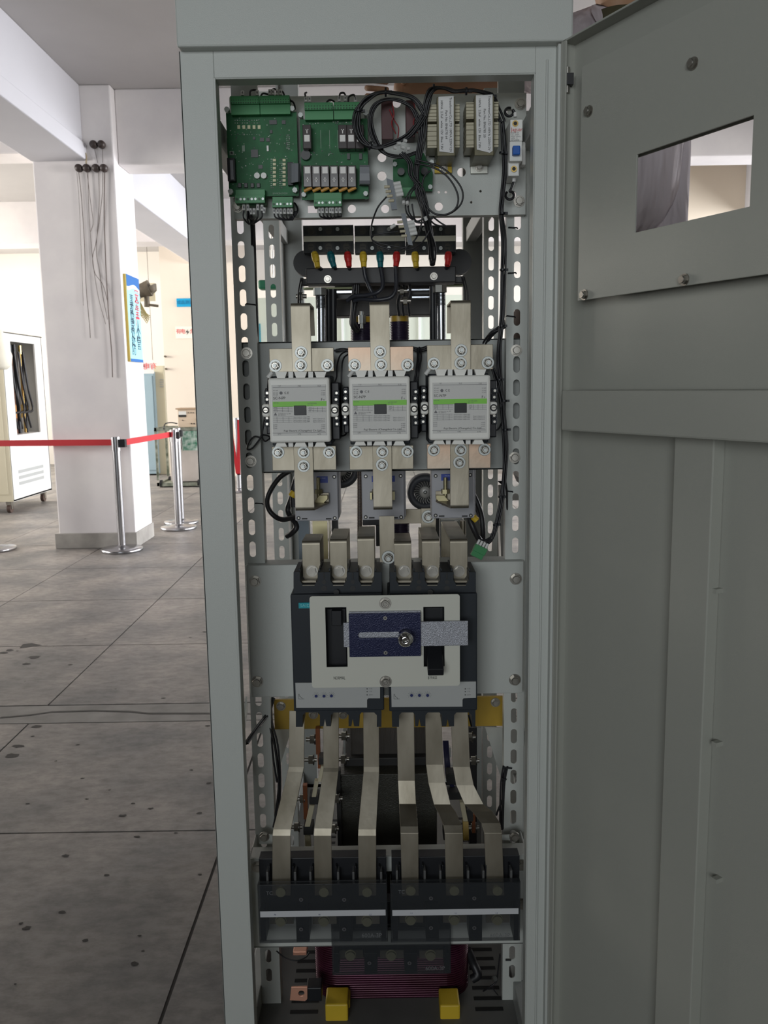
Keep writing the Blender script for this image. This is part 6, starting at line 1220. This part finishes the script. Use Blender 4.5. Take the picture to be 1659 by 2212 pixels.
MB().pbox(385.5, 888.5, 402, 896, Yc+.095, .01, WHITE).build('meter', t); MB().pbox(385.5, 896, 402, 901, Yc+.095, .01, INK).build('meter_base', t)
for k, (px, py, r_) in enumerate(((407, 891.5, .006), (413, 891.5, .006), (418, 891.5, .006), (395, 908, .007), (413.5, 915, .008), (419.5, 915, .008), (429, 907, .025))): c = W(px, py, Yc+.1); MB().cyl(c, c+Vector((0, -.012, 0)), r_, INK, 14).build('dial' if r_ > .02 else 'switch', t)
o = MB().curve(ipx([(383, 915, Yc+.1), (370, 913, Yc+.1), (358, 915, Yc+.05), (354, 922, Yc), (354, 928, Yc)]), .008, RUB, 7).build('cable'); tag(o, 'black cable arched over the left end of the trolley', 'cable')
o = MB().curve(ipx([(388, 922, Yc-.01), (390, 940, Yc-.03), (393, 960, Yc-.03), (388, 981, Yc-.03)]), .007, RUB, 7).build('cable'); tag(o, 'black cable hanging down the trolley front', 'cable')
for k, px in enumerate((331, 342.5, 355)):
    c = W(px, 1004, 14.2); c.z = 0; t = thing('gas_cylinder', 'pale squat cylinder on the floor beyond the trolley, %s of three' % ('left', 'middle', 'right')[k], 'cylinder', c, 'pale cylinders by the partition')
    MB().lathe(c, [(0, 0), (.045, 0), (.045, .24), (.035, .27), (.012, .29)], mat('pale cream cylinder', (0.6, 0.58, 0.45), .5), 20).build('body', t); MB().box(c.x-.015, c.x+.03, c.y-.01, c.y+.01, .29, .33, INK).build('valve', t)
o = MB().box(FL(320, 1004).x-.05, FL(320, 1004).x+.55, 14.35, 14.6, 0, .36, INK).build('dark_crate', bevel=.01); tag(o, 'dark crate behind the pale cylinders', 'crate')
# ================================================================ SEEN THROUGH THE CABINET
PG = mat('pale green partition', (0.60, 0.66, 0.58), .6)
a, b_, c, e = R(556, 640, 1015, 1018, 13.5); struct(MB().box(a, b_, 13.5, 13.56, 0, e, PG).build('partition_wall'))
for k, px in enumerate((740, 905)): a, b_, c, e = R(px, 640, px+5, 1010, 13.48); struct(MB().box(a, b_, 13.47, 13.5, 0, e, mat('white mullion', (0.75, 0.78, 0.78), .5)).build('trim_%d' % (k+1)))
t = thing('chain_hoist', 'green and yellow chain hoist hanging beyond the left posts', 'hoist', W(590, 735, 8.6)); Yh = 8.6
a, b_, c, e = R(557, 604, 616, 624, Yh); MB().box(a, b_, Yh, Yh+.15, c, e, mat('dark green enamel', (0.0, 0.09, 0.04), .5)).build('body', t, bevel=.02)
m = MB(); c = W(610, 613, Yh-.02); m.cyl(c, c+Vector((0, .03, 0)), .03, YELLOW, 18); m.build('end_cap', t)
m = MB(); m.cyl(W(611, 622, Yh), W(614, 705, Yh), .004, STEEL, 6); m.cyl(W(610, 632, Yh), W(611, 644, Yh), .02, INK, 12); m.cyl(W(612, 694, Yh), W(612, 704, Yh), .011, INK, 8); m.build('chain', t)
a, b_, c, e = R(608, 716, 618, 748, Yh); MB().box(a, b_, Yh, Yh+.05, c, e, YELLOW).build('hook_block', t, bevel=.01)
m = MB(); v = W(590, 604, Yh+.07); m.cyl(v, Vector((v.x, v.y, CZ)), .012, STEEL, 8); m.build('suspension_rod', t)
q = R(555.5, 699, 563, 742, 13.46); o = MB().box(q[0], q[1], 13.46, 13.48, q[2], q[3], mat('teal poster', (0.05, 0.25, 0.32), .6)).build('poster'); tag(o, 'teal poster on the pale green partition edge', 'poster')
t = thing('blue_cabinet', 'light blue cabinet far behind, seen in the slit right of the right post', 'cabinet', FL(1165, 985)); a, b_, c, e = R(1128, 745, 1215, 970, 13.9)
MB().box(a, b_, 13.9, 14.5, 0, e, mat('light blue enamel', (0.38, 0.58, 0.72), .5)).build('body', t, bevel=.01); q = R(1149, 750, 1151, 970, 13.88); MB().box(q[0], q[1], 13.88, 13.9, 0.05, q[3], DGREY).build('seam', t)
a, b_, c, e = R(1128, 891, 1185, 975, 12.6); o = MB().box(a, b_, 12.6, 13.2, 0, e, mat('orange brown carton', (0.50, 0.25, 0.08), .7, var=.15)).build('carton', bevel=.01); tag(o, 'orange brown carton in front of the light blue cabinet', 'carton')

# ================================================================ PERSON ON A STEPLADDER BEHIND THE DOOR
SKIN = mat('tan skin', (0.62, 0.36, 0.22), .55, var=.12, scale=12)
SHIRT = mat('mauve grey shirt', (0.74, 0.66, 0.70), .75, bump=1.0, bscale=7, stretch=(1.6, 1.6, .35))
for n_ in SHIRT.node_tree.nodes:
    if n_.type == 'BUMP': n_.inputs['Distance'].default_value = .05
TRO = mat('dark brown trousers', (0.05, 0.03, 0.022), .8); HAIR = mat('black hair', (0.012, 0.01, 0.01), .6); SHOE = mat('black shoe', (0.015, 0.015, 0.015), .5)
pt = thing('person', 'person in a mauve shirt on a stepladder behind the open door, arm behind the cabinet', 'person', (0.62, 2.35, 0.80))
def skin_body(name, verts, edges, radii, m_, parent, sub=2, root=0):
    me = bpy.data.meshes.new(name); L = parent.location if parent.parent is None else parent.parent.location
    me.from_pydata([Vector(v)-L for v in verts], edges, []); o = bpy.data.objects.new(name, me); COL.objects.link(o); o.parent = parent
    me.materials.append(m_); s_ = o.modifiers.new('skin', 'SKIN'); s_.use_smooth_shade = True
    for i, r_ in enumerate(radii):
        rr_ = r_ if isinstance(r_, tuple) else (r_, r_); me.skin_vertices[0].data[i].radius = rr_; me.skin_vertices[0].data[i].use_root = (i == root)
    b = o.modifiers.new('sub', 'SUBSURF'); b.levels = sub; b.render_levels = sub
    return o
hp = Vector((.64, 2.34, 1.70)); ch = Vector((.60, 2.30, 2.02)); nk = Vector((.60, 2.28, 2.24)); hd = Vector((.58, 2.24, 2.42))
sl_ = Vector((.475, 2.28, 2.165)); sr_ = Vector((.735, 2.34, 2.14)); el = Vector((.345, 2.42, 2.155)); wl = Vector((.10, 2.36, 2.10)); er = Vector((.745, 2.33, 1.87)); wr_ = Vector((.735, 2.25, 1.64))
vs = [hp, Vector((.61, 2.32, 1.86)), ch, nk, hd-Vector((0, 0, .04)), hd+Vector((0, 0, .05)), sl_, el, wl, Vector((.04, 2.33, 2.085)), sr_, er, wr_, Vector((.72, 2.22, 1.57)),
      Vector((.56, 2.34, 1.64)), Vector((.375, 2.22, 1.47)), Vector((.42, 2.42, 1.12)), Vector((.70, 2.36, 1.64)), Vector((.70, 2.36, 1.24)), Vector((.71, 2.40, .88))]
ed = [(0, 1), (1, 2), (2, 3), (3, 4), (4, 5), (2, 6), (6, 7), (7, 8), (8, 9), (2, 10), (10, 11), (11, 12), (12, 13), (0, 14), (14, 15), (15, 16), (0, 17), (17, 18), (18, 19)]
ra = [.12, .11, .12, .05, .085, .085, .060, .056, .038, .036, .055, .042, .028, .032, .075, .055, .04, .075, .055, .04]
body = skin_body('body', vs, ed, ra, SKIN, pt)
def finger(base, pts, r_): skin_body('finger', [base]+pts, [(i, i+1) for i in range(len(pts))], [r_]+[r_*.9]*(len(pts)-1)+[r_*.7], SKIN, pt, 1)
for k in range(4): b0 = Vector((.03, 2.31+.004*k, 2.10-.018*k)); finger(b0, [b0+Vector((-.035, -.01, .0)), b0+Vector((-.055-.004*(k in (1, 2)), -.03, -.004)), b0+Vector((-.05, -.05, -.012))], .0085)
b0 = Vector((.07, 2.31, 2.095)); finger(b0, [b0+Vector((-.015, -.03, .02)), b0+Vector((-.035, -.045, .022))], .010)
for k in range(4): b0 = Vector((.70+.016*k, 2.21, 1.55)); finger(b0, [b0+Vector((0, -.006, -.035)), b0+Vector((-.004, .004, -.062+.005*(k in (0, 3))))], .0085)
b0 = Vector((.705, 2.205, 1.60)); finger(b0, [b0+Vector((-.02, -.012, -.02)), b0+Vector((-.026, -.014, -.045))], .010)
m = MB(); hc = hd+Vector((0, -.005, .03))
m.lathe(hc+Vector((0, .018, -.02)), [(.098, -.01), (.104, .03), (.10, .07), (.075, .112), (.035, .13), (0, .134)], HAIR, 24); m.build('hair', pt)
m = MB(); m.cyl(hc+Vector((-.012, -.082, -.03)), hc+Vector((-.016, -.105, -.055)), .010, SKIN, 10, r2=.016); m.build('nose', pt)
for sx in (-1, 1): m = MB(); c = hc+Vector((sx*.034-.01, -.082, -.015)); m.lathe(c, [(0, .006), (.008, .004), (.011, 0)], INK, 12, 'Y'); m.build('eye', pt)
m = MB(); c = hc+Vector((-.012, -.084, -.085)); m.box(c.x-.022, c.x+.022, c.y-.004, c.y+.01, c.z-.006, c.z+.005, mat('lips', (0.4, 0.14, 0.11), .5)); m.build('mouth', pt, bevel=.003)
for sx in (-1, 1): m = MB(); c = hc+Vector((sx*.09, .01, -.03)); m.lathe(c+Vector((0, 0, -.025)), [(0, 0), (.012, .01), (.016, .03), (.012, .05), (0, .055)], SKIN, 12); m.build('ear', pt)
sh = skin_body('shirt', [hp+Vector((0, 0, -.02)), Vector((.615, 2.32, 1.85)), ch, nk-Vector((0, 0, .07)), sl_+Vector((0, 0, .01)), (sl_+el)/2+Vector((0, 0, -.01)), el*.85+sl_*.15, sr_, (sr_+er)/2, er, wr_+Vector((0, 0, .02))],
    [(0, 1), (1, 2), (2, 3), (2, 4), (4, 5), (5, 6), (2, 7), (7, 8), (8, 9), (9, 10)], [(.165, .14), .160, .155, .07, .090, .080, .070, .085, .074, .066, .045], SHIRT, pt)
m = MB(); m.lathe(nk-Vector((0, 0, .06)), [(.085, -.01), (.075, .03), (.068, .055), (.078, .05), (.09, 0)], mat('olive collar', (0.10, 0.09, 0.05), .8), 24); m.build('collar', pt)
skin_body('trousers', [hp-Vector((0, 0, .02)), Vector((.56, 2.34, 1.64)), Vector((.375, 2.22, 1.47)), Vector((.42, 2.42, 1.12)), Vector((.70, 2.36, 1.64)), Vector((.70, 2.36, 1.24)), Vector((.71, 2.40, .90))], [(0, 1), (1, 2), (2, 3), (0, 4), (4, 5), (5, 6)], [.14, .095, .078, .06, .098, .078, .062], TRO, pt)
for c in (Vector((.42, 2.38, 1.05)), Vector((.71, 2.36, .80))): m = MB(); m.box(c.x-.045, c.x+.045, c.y-.15, c.y+.11, c.z, c.z+.075, SHOE); m.build('shoe', pt, bevel=.03, )
ALU = mat('aluminium ladder', (0.6, 0.6, 0.58), .35, .9)
t = thing('stepladder', 'aluminium stepladder behind the open door carrying the person', 'stepladder', (.56, 2.5, 0))
for x in (.33, .86):
    for y0, y1, z in ((2.10, 2.45, 1.05), (2.95, 2.50, 1.05)):
        m = MB(); m.add([(x, y0, 0), (x+.025, y0, 0), (x+.025, y0+.05, 0), (x, y0+.05, 0), (x, y1, z), (x+.025, y1, z), (x+.025, y1+.05, z), (x, y1+.05, z)], [(0, 3, 2, 1), (4, 5, 6, 7), (0, 1, 5, 4), (1, 2, 6, 5), (2, 3, 7, 6), (3, 0, 4, 7)], ALU); m.build('rail', t)
for z, y, d_ in ((.27, 2.16, .1), (.53, 2.24, .1), (.78, 2.18, .30), (1.03, 2.26, .3)): m = MB(); m.box(.34, .60 if z > 1 else .87, y, y+d_, z, z+.02, ALU); m.build('tread', t)
